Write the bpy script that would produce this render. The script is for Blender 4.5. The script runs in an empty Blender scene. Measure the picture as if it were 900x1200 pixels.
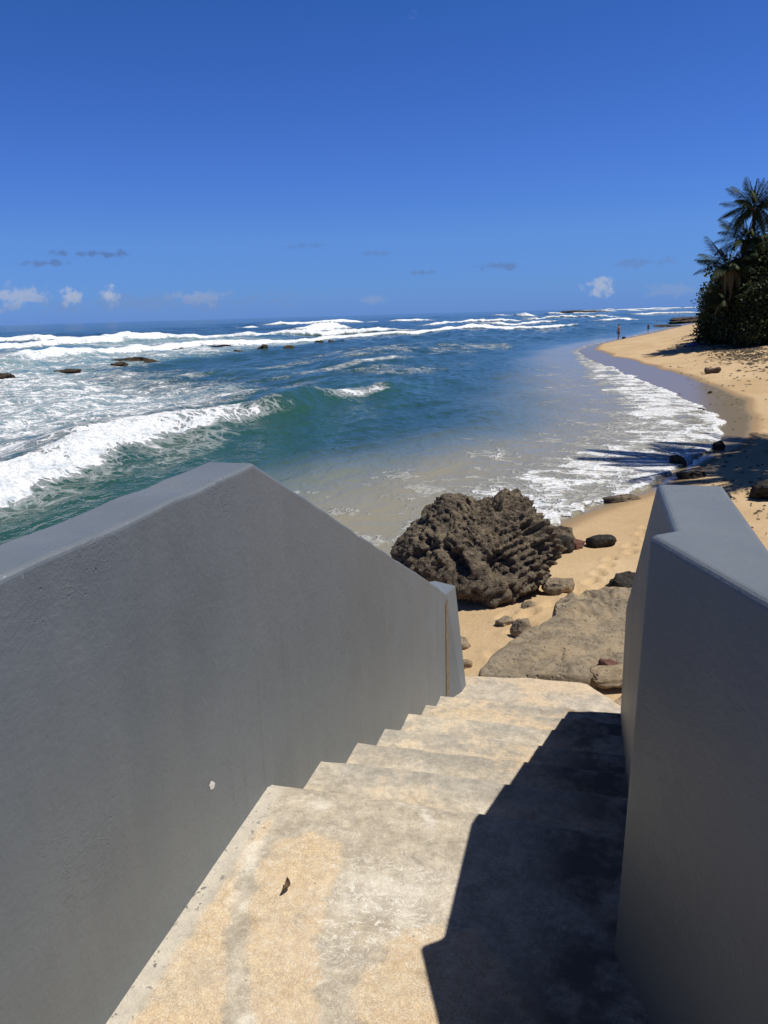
import bpy, bmesh, math, random
import numpy as np
from mathutils import Vector, Matrix, noise as mnoise

S = bpy.context.scene
COL = S.collection
rad = math.radians

# ------------------------------------------------------------------ camera
EYE = 1.55
PITCH, ROLL, YAW = rad(14.4), rad(1.6), rad(-15.25)
fw = Vector((math.sin(YAW) * math.cos(PITCH), math.cos(YAW) * math.cos(PITCH), -math.sin(PITCH)))
rt = fw.cross(Vector((0, 0, 1))).normalized()
up = rt.cross(fw)
r2 = rt * math.cos(ROLL) - up * math.sin(ROLL)
u2 = rt * math.sin(ROLL) + up * math.cos(ROLL)
cd = bpy.data.cameras.new("camera")
cam = bpy.data.objects.new("camera", cd)
COL.objects.link(cam)
cam.matrix_world = Matrix(((r2.x, u2.x, -fw.x, 0), (r2.y, u2.y, -fw.y, 0), (r2.z, u2.z, -fw.z, EYE), (0, 0, 0, 1)))
cd.sensor_fit = 'HORIZONTAL'
cd.sensor_width = 36
cd.lens = 36.08
cd.clip_start = 0.05
cd.clip_end = 30000
S.camera = cam

# ------------------------------------------------------------------ sun, sky, exposure
SUN_DIR = Vector((0.461, 0.085, 1.0)).normalized()          # towards the sun
SUN_EL = math.asin(SUN_DIR.z)
SUN_AZ = math.atan2(SUN_DIR.x, SUN_DIR.y)
sl = bpy.data.lights.new("sun", 'SUN')
sl.energy = 5.0
sl.angle = rad(0.5)
sl.color = (1.0, 0.955, 0.88)
sun = bpy.data.objects.new("sun", sl)
COL.objects.link(sun)
sun.rotation_mode = 'QUATERNION'
sun.rotation_quaternion = SUN_DIR.to_track_quat('Z', 'Y')
sun.location = SUN_DIR * 50

S.view_settings.view_transform = 'Standard'
S.view_settings.look = 'None'
S.view_settings.exposure = 0.0
S.view_settings.gamma = 1.0

world = bpy.data.worlds.new("World")
S.world = world
world.use_nodes = True
WT = world.node_tree
WT.nodes.clear()


class G:
    """small helper to write node graphs as expressions"""
    def __init__(s, tree):
        s.t = tree

    def n(s, typ, ins=None, out=0, **props):
        nd = s.t.nodes.new(typ)
        for k, v in props.items():
            setattr(nd, k, v)
        for k, v in (ins or {}).items():
            s.put(nd.inputs[k], v)
        return nd.outputs[out]

    def put(s, sock, v):
        if isinstance(v, bpy.types.NodeSocket):
            s.t.links.new(v, sock)
        else:
            if isinstance(v, (tuple, list)) and len(v) == 3 and len(getattr(sock, 'default_value', (0,))) == 4:
                v = (*v, 1)
            sock.default_value = v

    def m(s, op, a, b=None, c=None, clamp=False):
        ins = {0: a}
        if b is not None: ins[1] = b
        if c is not None: ins[2] = c
        return s.n('ShaderNodeMath', ins, operation=op, use_clamp=clamp)

    def ss(s, x, lo, hi, to0=0.0, to1=1.0):
        return s.n('ShaderNodeMapRange', {'Value': x, 'From Min': lo, 'From Max': hi, 'To Min': to0, 'To Max': to1},
                   interpolation_type='SMOOTHSTEP')

    def mix(s, f, a, b, blend='MIX'):
        nd = s.t.nodes.new('ShaderNodeMix')
        nd.data_type = 'RGBA'
        nd.blend_type = blend
        s.put(nd.inputs[0], f); s.put(nd.inputs[6], a); s.put(nd.inputs[7], b)
        return nd.outputs[2]

    def noise(s, vec, scale, detail=4, rough=0.55, dist=0.0):
        return s.n('ShaderNodeTexNoise', {'Vector': vec, 'Scale': scale, 'Detail': detail, 'Roughness': rough, 'Distortion': dist})

    def vor(s, vec, scale, feature='F1', out=0, rnd=1.0):
        return s.n('ShaderNodeTexVoronoi', {'Vector': vec, 'Scale': scale, 'Randomness': rnd}, out=out, feature=feature)

    def vscale(s, vec, sc):
        return s.n('ShaderNodeVectorMath', {0: vec, 1: sc}, operation='MULTIPLY')

    def attr(s, name, out=2):
        return s.n('ShaderNodeAttribute', attribute_name=name, out=out)

    def bump(s, h, strength, dist, normal=None):
        ins = {'Height': h, 'Strength': strength, 'Distance': dist}
        if normal is not None: ins['Normal'] = normal
        return s.n('ShaderNodeBump', ins)


g = G(WT)
sky = g.n('ShaderNodeTexSky', sky_type='NISHITA', sun_disc=False, sun_elevation=SUN_EL, sun_rotation=SUN_AZ,
          altitude=0.0, air_density=1.0, dust_density=0.0, ozone_density=8.0)
tc = g.n('ShaderNodeTexCoord')
dirv = g.n('ShaderNodeVectorMath', {0: tc}, operation='NORMALIZE')
# clear tropical air: the low sky stays blue down to the sea, the same all round the horizon
elev = g.n('ShaderNodeSeparateXYZ', {0: dirv}, out=2)
rampn = WT.nodes.new('ShaderNodeValToRGB')
WT.links.new(elev, rampn.inputs[0])
els = rampn.color_ramp.elements
RAMP = [(0.0, (.33, .67, 1.93)), (0.026, (.43, .78, 1.77)), (0.09, (.62, .95, 1.73)), (0.168, (.61, .94, 1.79)), (0.276, (.53, .88, 1.67)), (0.383, (.41, .86, 1.56)), (0.60, (.22, .46, .84)), (1.0, (.15, .29, .52))]
while len(els) < len(RAMP): els.new(0.5)
for e_, (p_, c_) in zip(els, RAMP):
    e_.position = p_; e_.color = (c_[0] / 2.1, c_[1] / 2.1, c_[2] / 2.1, 1)
tint = g.n('ShaderNodeVectorMath', {0: rampn.outputs[0], 1: (2.1, 2.1, 2.1)}, operation='MULTIPLY')
skyc = g.n('ShaderNodeVectorMath', {0: sky, 1: tint}, operation='MULTIPLY')
# distant clouds: (azimuth, elevation, half width, half height in degrees, colour, strength, ragged)
CLOUDS = [
    (-39.5, 1.75, 1.8, 0.65, (6.4, 7.6, 10.4), 0.75), (-36.1, 1.62, 0.85, 0.50, (7.0, 8.1, 10.6), 0.85),
    (-33.8, 1.80, 0.50, 0.62, (7.0, 8.1, 10.6), 0.85), (-28.0, 1.45, 2.0, 0.42, (5.6, 6.9, 10.0), 0.62),
    (-31.0, 1.2, 9.0, 0.55, (3.0, 4.5, 8.2), 0.40), (0.2, 1.50, 0.95, 0.62, (6.6, 7.8, 10.5), 0.8),
    (-34.0, 4.42, 2.3, 0.22, (1.55, 2.6, 5.4), 0.62), (-37.4, 3.82, 1.5, 0.20, (1.7, 2.8, 5.6), 0.55),
    (-6.9, 3.10, 1.9, 0.26, (1.9, 3.0, 6.0), 0.55), (-12.2, 2.8, 1.1, 0.18, (2.0, 3.1, 6.1), 0.5),
    (-15.5, 1.05, 0.9, 0.30, (4.6, 5.9, 9.2), 0.45), (-20.4, 4.75, 1.3, 0.18, (1.9, 3.0, 6.0), 0.35),
    (-15.3, 4.2, 1.2, 0.22, (2.0, 3.1, 6.1), 0.35), (3.1, 2.9, 1.7, 0.3, (2.2, 3.4, 6.5), 0.4),
    (5.0, 1.0, 1.6, 0.45, (4.6, 5.9, 9.2), 0.35)]
cn = g.noise(dirv, 95, 5, 0.62)
cn2 = g.noise(g.vscale(dirv, (1, 1, 2.2)), 42, 3, 0.5)
wob = g.m('ADD', g.m('MULTIPLY', g.m('SUBTRACT', cn, 0.5), 3.2), g.m('MULTIPLY', g.m('SUBTRACT', cn2, 0.5), 2.2))
for az, el, hw, hh, colr, st in CLOUDS:
    a, e = rad(az), rad(el)
    tu = (math.cos(a), -math.sin(a), 0.0)
    tv = (-math.sin(a) * math.sin(e), -math.cos(a) * math.sin(e), math.cos(e))
    fwd = (math.sin(a) * math.cos(e), math.cos(a) * math.cos(e), math.sin(e))
    du = g.m('MULTIPLY', g.n('ShaderNodeVectorMath', {0: dirv, 1: tu}, out=1, operation='DOT_PRODUCT'), 1 / rad(hw))
    dv = g.m('MULTIPLY', g.n('ShaderNodeVectorMath', {0: dirv, 1: tv}, out=1, operation='DOT_PRODUCT'), 1 / rad(hh))
    ff = g.n('ShaderNodeVectorMath', {0: dirv, 1: fwd}, out=1, operation='DOT_PRODUCT')
    r = g.m('SQRT', g.m('ADD', g.m('MULTIPLY', du, du), g.m('MULTIPLY', dv, dv)))
    mk = g.ss(g.m('ADD', r, wob), 1.25, 0.25, 0.0, st)
    mk = g.m('MULTIPLY', mk, g.m('GREATER_THAN', ff, 0.5))
    skyc = g.mix(mk, skyc, colr)
bg = g.n('ShaderNodeBackground', {'Color': skyc, 'Strength': 0.06})
wo = WT.nodes.new('ShaderNodeOutputWorld')
WT.links.new(bg, wo.inputs['Surface'])

# ------------------------------------------------------------------ object helpers
def link_mesh(name, me, mat=None, parent=None, loc=None, smooth=True):
    o = bpy.data.objects.new(name, me)
    COL.objects.link(o)
    if mat is not None and not me.materials:
        me.materials.append(mat)
    if smooth:
        me.polygons.foreach_set('use_smooth', [True] * len(me.polygons))
    if parent is not None:
        o.parent = parent
    if loc is not None:
        o.location = loc
    return o


def tag(o, label, cat, group=None):
    o['label'] = label
    o['category'] = cat
    if group: o['group'] = group
    return o


def thing(name, label, cat, loc=(0, 0, 0), rot=(0, 0, 0), group=None):
    o = bpy.data.objects.new(name, None)
    COL.objects.link(o)
    o.location = loc
    o.rotation_euler = rot
    o.empty_display_size = 0.2
    return tag(o, label, cat, group)


def structure(o):
    o['kind'] = 'structure'
    return o


def grid_mesh(name, X, Y, Z, attrs=None):
    """X, Y, Z arrays of shape (ny, nx)"""
    ny, nx = X.shape
    me = bpy.data.meshes.new(name)
    V = np.stack([X, Y, Z], -1).reshape(-1, 3).astype(np.float32)
    idx = np.arange(nx * ny).reshape(ny, nx)
    F = np.stack([idx[:-1, :-1], idx[:-1, 1:], idx[1:, 1:], idx[1:, :-1]], -1).reshape(-1, 4)
    raw_mesh(me, V, F)
    for k, a in (attrs or {}).items():
        at = me.attributes.new(k, 'FLOAT', 'POINT')
        at.data.foreach_set('value', np.ascontiguousarray(a, np.float32).reshape(-1))
    return me


def raw_mesh(me, V, F):
    nf, k = F.shape
    me.vertices.add(len(V))
    me.vertices.foreach_set('co', np.ascontiguousarray(V, np.float32).ravel())
    me.loops.add(nf * k)
    me.loops.foreach_set('vertex_index', np.ascontiguousarray(F, np.int32).ravel())
    me.polygons.add(nf)
    me.polygons.foreach_set('loop_start', np.arange(0, nf * k, k, dtype=np.int32))
    me.polygons.foreach_set('loop_total', np.full(nf, k, np.int32))
    me.update(calc_edges=True)
    me.validate()


def h3(i, j, k, seed):
    n = (i.astype(np.int64) * 374761393 + j.astype(np.int64) * 668265263 + k.astype(np.int64) * 2147483647 + seed * 974634777) & 0xffffffff
    n = ((n ^ (n >> 13)) * 1274126177) & 0xffffffff
    n = ((n ^ (n >> 16)) * 2246822519) & 0xffffffff
    return ((n ^ (n >> 15)) & 0xffffff) / float(0xffffff)


def vn2(x, y, seed=0):
    i, j = np.floor(x), np.floor(y)
    u, v = x - i, y - j
    u = u * u * (3 - 2 * u); v = v * v * (3 - 2 * v)
    z = np.zeros_like(i)
    a, b, c, d = h3(i, j, z, seed), h3(i + 1, j, z, seed), h3(i, j + 1, z, seed), h3(i + 1, j + 1, z, seed)
    return (a * (1 - u) + b * u) * (1 - v) + (c * (1 - u) + d * u) * v


def fbm2(x, y, octv=4, seed=0, gain=0.5):
    s, a, t = 0, 1.0, 0
    for o in range(octv):
        f = 2.03 ** o
        s = s + a * vn2(x * f + o * 17.3, y * f - o * 9.1, seed + o)
        t += a; a *= gain
    return s / t            # 0..1


def smooth01(x, lo, hi):
    t = np.clip((x - lo) / (hi - lo), 0, 1)
    return t * t * (3 - 2 * t)


def axis(segs):
    """segs: list of (start, end, step_start, step_end) -> graded coordinates"""
    out = [segs[0][0]]
    for a, b, s0, s1 in segs:
        x = a
        while x < b - 1e-6:
            f = (x - a) / (b - a)
            st = s0 * (s1 / s0) ** f
            x = min(x + st, b)
            out.append(x)
    return np.array(out)


def signed_dist(X, Y, P):
    """distance to polyline P, positive on its right-hand side (walking along it)"""
    best = np.full(X.shape, 1e18); sg = np.ones(X.shape)
    for (ax, ay), (bx, by) in zip(P[:-1], P[1:]):
        dx, dy = bx - ax, by - ay
        t = np.clip(((X - ax) * dx + (Y - ay) * dy) / (dx * dx + dy * dy), 0, 1)
        qx, qy = X - ax - t * dx, Y - ay - t * dy
        d2 = qx * qx + qy * qy
        cr = dy * qx - dx * qy
        w = d2 < best
        best = np.where(w, d2, best); sg = np.where(w, np.sign(cr), sg)
    return np.sqrt(best) * np.where(sg == 0, 1, sg)


def in_poly(X, Y, P):
    ins = np.zeros(X.shape, bool)
    n = len(P)
    for i in range(n):
        x0, y0 = P[i]; x1, y1 = P[(i + 1) % n]
        c = ((y0 > Y) != (y1 > Y)) & (X < (x1 - x0) * (Y - y0) / ((y1 - y0) + 1e-12) + x0)
        ins ^= c
    return ins


def poly_mask(X, Y, P, soft=0.03):
    d = np.abs(signed_dist(X, Y, list(P) + [P[0]]))
    s = np.where(in_poly(X, Y, P), d, -d)
    return smooth01(s, -soft, soft)


# ------------------------------------------------------------------ materials
def new_mat(name):
    m = bpy.data.materials.new(name)
    m.use_nodes = True
    m.node_tree.nodes.clear()
    return m, G(m.node_tree)


def finish(m, g, color, rough=0.8, normal=None, spec=0.3, **kw):
    ins = {'Base Color': color, 'Roughness': rough, 'Specular IOR Level': spec}
    if normal is not None: ins['Normal'] = normal
    ins.update(kw)
    b = g.n('ShaderNodeBsdfPrincipled', ins)
    o = m.node_tree.nodes.new('ShaderNodeOutputMaterial')
    m.node_tree.links.new(b, o.inputs['Surface'])
    return m


def coords(g, kind=3):
    return g.n('ShaderNodeTexCoord', out=kind)


def mat_paint():
    m, g = new_mat('grey_wall_paint')
    P = coords(g)
    big = g.noise(P, 1.3, 4, 0.6)
    str_ = g.noise(g.vscale(P, (6, 6, 0.7)), 1.0, 3, 0.5)
    col = g.mix(g.ss(big, 0.3, 0.7), (0.126, 0.144, 0.156), (0.154, 0.174, 0.188))
    col = g.mix(g.m('MULTIPLY', g.ss(str_, 0.48, 0.72), 0.30), col, (0.176, 0.190, 0.196))
    zz = g.n('ShaderNodeSeparateXYZ', {0: P}, out=2)
    xx = g.n('ShaderNodeSeparateXYZ', {0: P}, out=0)
    rim = g.m('MULTIPLY', g.ss(zz, 1.082, 1.100), g.ss(g.noise(P, 44, 4, 0.7, 0.8), 0.63, 0.70))
    rim = g.m('MULTIPLY', rim, g.ss(g.m('ABSOLUTE', g.m('ADD', xx, 1.02)), 0.016, 0.006))
    col = g.mix(g.m('MULTIPLY', rim, 0.5), col, (0.46, 0.47, 0.47))
    drip = g.m('MULTIPLY', g.ss(g.noise(g.vscale(P, (14, 14, 0.35)), 1.0, 3, 0.5), 0.58, 0.70), g.ss(g.noise(P, 1.7, 2, 0.5), 0.45, 0.65))
    col = g.mix(g.m('MULTIPLY', drip, 0.28), col, (0.104, 0.116, 0.120))
    speck = g.ss(g.noise(P, 60, 2, 0.5), 0.70, 0.76)
    col = g.mix(g.m('MULTIPLY', speck, 0.30), col, (0.065, 0.068, 0.072))
    # trowelled render: fine ridges, pits gathered in patches
    fine = g.noise(P, 55, 5, 0.62, 0.4)
    mid = g.noise(P, 9, 4, 0.55)
    ridge = g.m('ABSOLUTE', g.m('SUBTRACT', g.noise(g.vscale(P, (1, 1, 1.7)), 17, 4, 0.55, 1.2), 0.5))
    ridge = g.ss(ridge, 0.035, 0.0)
    patch = g.ss(g.noise(P, 2.1, 3, 0.5), 0.54, 0.68)
    pit = g.ss(g.vor(P, 34), 0.13, 0.03)
    h = g.m('ADD', g.m('MULTIPLY', fine, 0.0028), g.m('MULTIPLY', mid, 0.0055))
    h = g.m('ADD', h, g.m('MULTIPLY', g.m('MULTIPLY', ridge, patch), 0.0011))
    h = g.m('ADD', h, g.m('MULTIPLY', g.noise(g.vscale(P, (1, 0.6, 1.2)), 46, 4, 0.65), 0.0012))
    h = g.m('SUBTRACT', h, g.m('MULTIPLY', g.m('MULTIPLY', pit, patch), 0.006))
    nb = g.bump(h, 0.65, 1.0)
    return finish(m, g, col, g.ss(big, 0.2, 0.8, 0.42, 0.55), nb, 0.45)


def mat_concrete():
    m, g = new_mat('worn_concrete')
    P = coords(g)
    sandy = g.attr('sandy')
    white = g.attr('white')
    worn = g.attr('worn')
    big = g.noise(P, 2.4, 5, 0.6)
    mid = g.noise(P, 11, 5, 0.62)
    fine = g.noise(P, 120, 3, 0.6)
    cell = g.vor(P, 420, out=1)
    grain = g.n('ShaderNodeSeparateColor', {'Color': cell})
    col = g.mix(g.ss(mid, 0.32, 0.68), (0.350, 0.306, 0.240), (0.515, 0.450, 0.350))
    col = g.mix(g.m('MULTIPLY', g.ss(big, 0.55, 0.75), 0.5), col, (0.330, 0.305, 0.262))
    col = g.mix(g.attr('nose'), col, (0.285, 0.265, 0.228))
    # sandy ochre screed left in patches
    sm = g.m('ADD', sandy, g.m('MULTIPLY', g.m('SUBTRACT', mid, 0.5), 1.5))
    sm = g.m('ADD', sm, g.m('MULTIPLY', g.m('SUBTRACT', fine, 0.5), 0.5))
    sm = g.ss(sm, 0.34, 0.72)
    sc = g.mix(grain, (0.47, 0.345, 0.205), (0.64, 0.50, 0.33))
    sc = g.mix(g.ss(big, 0.35, 0.7), sc, (0.58, 0.455, 0.31))
    col = g.mix(g.m('MULTIPLY', sm, g.ss(g.noise(P, 4.2, 4, 0.6), 0.25, 0.6, 0.45, 0.9)), col, sc)
    # whitish scuffs
    scr = g.m('ABSOLUTE', g.m('SUBTRACT', g.noise(g.vscale(P, (1, 1.3, 1)), 13, 5, 0.6, 1.6), 0.5))
    scr = g.ss(scr, 0.040, 0.006)
    wm = g.m('MULTIPLY', white, g.m('ADD', 0.38, g.m('MULTIPLY', g.ss(mid, 0.4, 0.62), 0.6)))
    wm = g.m('MAXIMUM', g.m('MULTIPLY', wm, 0.80), g.m('MULTIPLY', g.m('MULTIPLY', scr, worn), 0.95))
    col = g.mix(wm, col, (0.72, 0.68, 0.60))
    # fine grain, dark specks
    col = g.mix(0.22, col, g.mix(grain, (0.15, 0.14, 0.13), (0.82, 0.80, 0.76)), 'OVERLAY')
    col = g.mix(0.30, col, g.mix(g.ss(g.noise(P, 38, 5, 0.7), 0.3, 0.7), (0.25, 0.24, 0.23), (0.74, 0.73, 0.71)), 'OVERLAY')
    grime_shade = g.m('MULTIPLY', g.attr('grime_shade'), g.ss(g.m('ADD', g.m('MULTIPLY', big, 0.5), g.m('MULTIPLY', mid, 0.5)), 0.40, 0.56))
    col = g.mix(g.m('MULTIPLY', grime_shade, 0.85), col, (0.085, 0.078, 0.066))  # stain patches that also paint extra shade into the strip by the right wall
    edge = g.attr('edge')
    chips = g.ss(g.noise(P, 42, 3, 0.6, 0.8), 0.60, 0.66)
    col = g.mix(g.m('MULTIPLY', edge, 0.55), col, (0.56, 0.52, 0.44))
    col = g.mix(g.m('MULTIPLY', g.m('MULTIPLY', chips, edge), 0.85), col, (0.12, 0.115, 0.11))
    dk = g.m('MULTIPLY', g.ss(g.vor(P, 21), 0.085, 0.05), g.ss(mid, 0.52, 0.6))
    col = g.mix(g.m('MULTIPLY', dk, 0.8), col, (0.07, 0.065, 0.06))
    stain = g.ss(g.noise(P, 5.5, 4, 0.6, 0.6), 0.60, 0.74)
    col = g.mix(g.m('MULTIPLY', stain, 0.45), col, (0.20, 0.165, 0.12))
    h = g.m('ADD', g.m('MULTIPLY', mid, 0.006), g.m('MULTIPLY', fine, 0.0022))
    h = g.m('ADD', h, g.m('MULTIPLY', grain, 0.0007))
    h = g.m('SUBTRACT', h, g.m('MULTIPLY', scr, 0.0008))
    return finish(m, g, col, 0.85, g.bump(h, 0.75, 1.0), 0.2)


def mat_rock(name, dark, light, lichen, lic_amt=0.35, layered=True, bump=0.05):
    m, g = new_mat(name)
    P = coords(g)
    big = g.noise(P, 3.0, 5, 0.62)
    mid = g.noise(P, 14, 6, 0.68)
    fine = g.noise(P, 60, 4, 0.65)
    col = g.mix(g.ss(mid, 0.3, 0.72), dark, light)
    col = g.mix(g.m('MULTIPLY', g.ss(big, 0.48, 0.66), lic_amt), col, lichen)
    col = g.mix(g.m('MULTIPLY', g.ss(g.vor(P, 24), 0.25, 0.05), 0.55), col, tuple(c * 0.45 for c in dark))
    col = g.mix(0.35, col, g.mix(fine, (0.2, 0.2, 0.2), (0.8, 0.8, 0.8)), 'OVERLAY')
    h = g.m('ADD', g.m('MULTIPLY', mid, bump), g.m('MULTIPLY', fine, bump * 0.3))
    h = g.m('SUBTRACT', h, g.m('MULTIPLY', g.ss(g.vor(P, 16), 0.32, 0.06), bump * 0.7))
    return finish(m, g, col, 0.9, g.bump(h, 0.9, 1.0), 0.2)


def mat_sand():
    m, g = new_mat('beach_sand')
    P = coords(g)
    wet = g.attr('wet')
    big = g.noise(P, 0.35, 4, 0.6)
    mid = g.noise(P, 3.5, 5, 0.6)
    cell = g.n('ShaderNodeSeparateColor', {'Color': g.vor(P, 160, out=1)})
    dry = g.mix(g.ss(big, 0.3, 0.7), (0.440, 0.312, 0.172), (0.525, 0.388, 0.230))
    dry = g.mix(g.m('MULTIPLY', g.ss(mid, 0.5, 0.75), 0.35), dry, (0.38, 0.26, 0.135))
    dry = g.mix(0.22, dry, g.mix(cell, (0.15, 0.14, 0.12), (0.85, 0.84, 0.80)), 'OVERLAY')
    # scattered bits of weed and shell
    bits = g.m('MULTIPLY', g.ss(g.vor(P, 2.7), 0.075, 0.05), g.ss(g.attr('litter'), 0.2, 0.8))
    dry = g.mix(bits, dry, (0.05, 0.04, 0.03))
    damp = g.mix(g.ss(wet, 0.0, 0.55), dry, (0.290, 0.200, 0.112))
    damp = g.mix(g.ss(wet, 0.5, 0.95), damp, (0.220, 0.178, 0.112))
    ro = g.ss(wet, 0.45, 0.95, 0.95, 0.22)
    h = g.m('ADD', g.m('MULTIPLY', mid, 0.030), g.m('MULTIPLY', g.noise(P, 22, 4, 0.6), 0.008))
    h = g.m('ADD', h, g.m('MULTIPLY', cell, 0.0015))
    nb = g.bump(h, g.ss(wet, 0.2, 0.8, 0.8, 0.05), 1.0)
    return finish(m, g, damp, ro, nb, g.ss(wet, 0.4, 0.9, 0.1, 0.20))


def mat_water():
    m, g = new_mat('sea_water')
    P = coords(g)
    foam, shore, aer = g.attr('foam'), g.attr('shore'), g.attr('aer')
    deep = g.mix(g.ss(g.noise(P, 0.05, 3, 0.5), 0.35, 0.65), (0.015, 0.046, 0.050), (0.020, 0.058, 0.056))
    deep = g.mix(g.attr('teal'), deep, (0.022, 0.072, 0.056))
    col = g.mix(g.ss(shore, 0.0, 0.62), deep, (0.118, 0.150, 0.136))
    col = g.mix(g.ss(shore, 0.45, 1.0), col, (0.235, 0.218, 0.155))
    col = g.mix(aer, col, (0.16, 0.34, 0.38))
    # foam lace: two scales of stretched noise and cells
    warp = g.n('ShaderNodeVectorMath', {0: P, 1: g.n('ShaderNodeVectorMath', {0: g.n('ShaderNodeTexNoise', {'Vector': P, 'Scale': 0.9, 'Detail': 3}, out=1), 1: (1.1, 1.1, 0)}, operation='MULTIPLY')}, operation='ADD')
    n1 = g.noise(g.vscale(warp, (1.0, 0.62, 1)), 0.95, 8, 0.68, 0.3)
    n2 = g.noise(warp, 5.0, 4, 0.65)
    lace = g.ss(g.vor(warp, 1.7, 'DISTANCE_TO_EDGE'), 0.16, 0.0)
    lace2 = g.ss(g.vor(warp, 4.6, 'DISTANCE_TO_EDGE'), 0.16, 0.0)
    n = g.m('ADD', g.m('MULTIPLY', g.m('SUBTRACT', n1, 0.5), 2.0), g.m('MULTIPLY', g.m('SUBTRACT', n2, 0.5), 0.8))
    n = g.m('ADD', n, g.m('MULTIPLY', g.m('SUBTRACT', g.m('MAXIMUM', lace, g.m('MULTIPLY', lace2, 0.8)), 0.35), 0.34))
    t = g.m('ADD', g.m('MULTIPLY', foam, 1.25), g.m('MULTIPLY', n, g.ss(foam, 0.02, 0.25)))
    fm = g.ss(t, 0.50, 0.86)
    thin = g.m('MULTIPLY', g.ss(t, 0.22, 0.60), 0.30)
    fm = g.m('MAXIMUM', fm, thin)
    ft = g.noise(P, 9.0, 5, 0.7)
    ft2 = g.noise(g.vscale(warp, (1, 0.7, 1)), 2.6, 5, 0.65)
    fcol = g.mix(g.ss(g.m('ADD', g.m('MULTIPLY', ft, 0.6), g.m('MULTIPLY', ft2, 0.4)), 0.36, 0.55), (0.48, 0.55, 0.59), (0.84, 0.85, 0.85))
    fcol = g.mix(g.m('MULTIPLY', g.ss(shore, 0.3, 0.8), g.ss(g.noise(g.vscale(P, (1, 2.2, 1)), 6.0, 5, 0.7), 0.52, 0.36)), fcol, (0.46, 0.41, 0.33))
    col = g.mix(fm, col, fcol)
    ro = g.ss(fm, 0.0, 0.6, 0.09, 0.75)
    # ripples
    r1 = g.noise(g.vscale(P, (1.0, 0.55, 1)), 1.5, 3, 0.55, 0.5)
    r2_ = g.noise(g.vscale(P, (1.0, 0.6, 1)), 5.5, 3, 0.6, 0.4)
    far = g.attr('calm')
    h = g.m('ADD', g.m('MULTIPLY', r1, 0.17), g.m('MULTIPLY', r2_, 0.05))
    h = g.m('MULTIPLY', h, far)
    h = g.m('ADD', h, g.m('MULTIPLY', fm, g.m('ADD', g.m('MULTIPLY', n2, 0.12), g.m('MULTIPLY', ft, 0.07))))
    nb = g.bump(h, 1.0, 1.0)
    return finish(m, g, col, ro, nb, g.m('MULTIPLY', g.ss(fm, 0.1, 0.7, 0.22, 0.1), g.ss(shore, 0.1, 0.7, 1.0, 0.40)), **{'IOR': 1.333})


def mat_simple(name, col, col2=None, rough=0.7, scale=8, bump=0.0, spec=0.3, **kw):
    m, g = new_mat(name)
    P = coords(g)
    n = g.noise(P, scale, 4, 0.6)
    c = g.mix(g.ss(n, 0.3, 0.7), col, col2 or tuple(x * 0.7 for x in col))
    nb = g.bump(n, 0.8, bump) if bump else None
    return finish(m, g, c, rough, nb, spec, **kw)


def mat_leaf(name, col, col2, trans=0.15):
    m, g = new_mat(name)
    info = g.attr('tint')
    c = g.mix(info, col, col2)
    d = g.n('ShaderNodeBsdfPrincipled', {'Base Color': c, 'Roughness': 0.6, 'Specular IOR Level': 0.2})
    t = g.n('ShaderNodeBsdfTranslucent', {'Color': c})
    mx = g.n('ShaderNodeMixShader', {0: trans, 1: d, 2: t})
    o = m.node_tree.nodes.new('ShaderNodeOutputMaterial')
    m.node_tree.links.new(mx, o.inputs['Surface'])
    return m


PAINT = mat_paint()
CONC = mat_concrete()
SAND = mat_sand()
WATER = mat_water()
ROCK_BIG = mat_rock('pitted_brown_rock', (0.048, 0.037, 0.026), (0.195, 0.155, 0.107), (0.270, 0.212, 0.132), 0.5, bump=0.05)
ROCK_DARK = mat_rock('dark_wet_rock', (0.020, 0.018, 0.016), (0.055, 0.048, 0.040), (0.075, 0.06, 0.04), 0.3, bump=0.04)
ROCK_SLAB = mat_rock('beach_slab_rock', (0.150, 0.118, 0.078), (0.290, 0.238, 0.165), (0.36, 0.275, 0.165), 0.65, bump=0.02)
ROCK_TAN = mat_rock('tan_sandstone', (0.17, 0.125, 0.075), (0.36, 0.28, 0.18), (0.40, 0.31, 0.20), 0.5, bump=0.02)
ROCK_RED = mat_rock('red_brown_rock', (0.09, 0.04, 0.03), (0.20, 0.10, 0.07), (0.16, 0.10, 0.07), 0.3, bump=0.02)
ROCK_REEF = mat_rock('reef_rock', (0.030, 0.022, 0.014), (0.095, 0.070, 0.045), (0.12, 0.09, 0.05), 0.4, bump=0.10)
RUST = mat_simple('rust_stain', (0.27, 0.18, 0.08), (0.15, 0.10, 0.055), 0.85, 30, 0.002)
BARK = mat_simple('palm_bark', (0.16, 0.12, 0.085), (0.09, 0.07, 0.05), 0.9, 9, 0.03)
FROND = mat_leaf('palm_frond', (0.020, 0.040, 0.012), (0.075, 0.090, 0.028))
FROND_DRY = mat_leaf('dry_palm_frond', (0.20, 0.14, 0.055), (0.27, 0.20, 0.09))
LEAF = mat_leaf('sea_grape_leaf', (0.026, 0.045, 0.014), (0.085, 0.092, 0.040))
WOOD = mat_simple('driftwood', (0.15, 0.10, 0.065), (0.08, 0.055, 0.04), 0.9, 14, 0.01)
SKIN = mat_simple('skin', (0.33, 0.185, 0.12), (0.28, 0.15, 0.095), 0.55, 6)
HAIR = mat_simple('dark_hair', (0.02, 0.014, 0.01), (0.03, 0.02, 0.014), 0.5, 30)
TRUNKS = mat_simple('dark_swim_shorts', (0.035, 0.035, 0.05), (0.05, 0.05, 0.065), 0.8, 10)
SHIRT = mat_simple('dark_blue_top', (0.03, 0.035, 0.06), (0.045, 0.05, 0.08), 0.85, 10)
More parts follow.
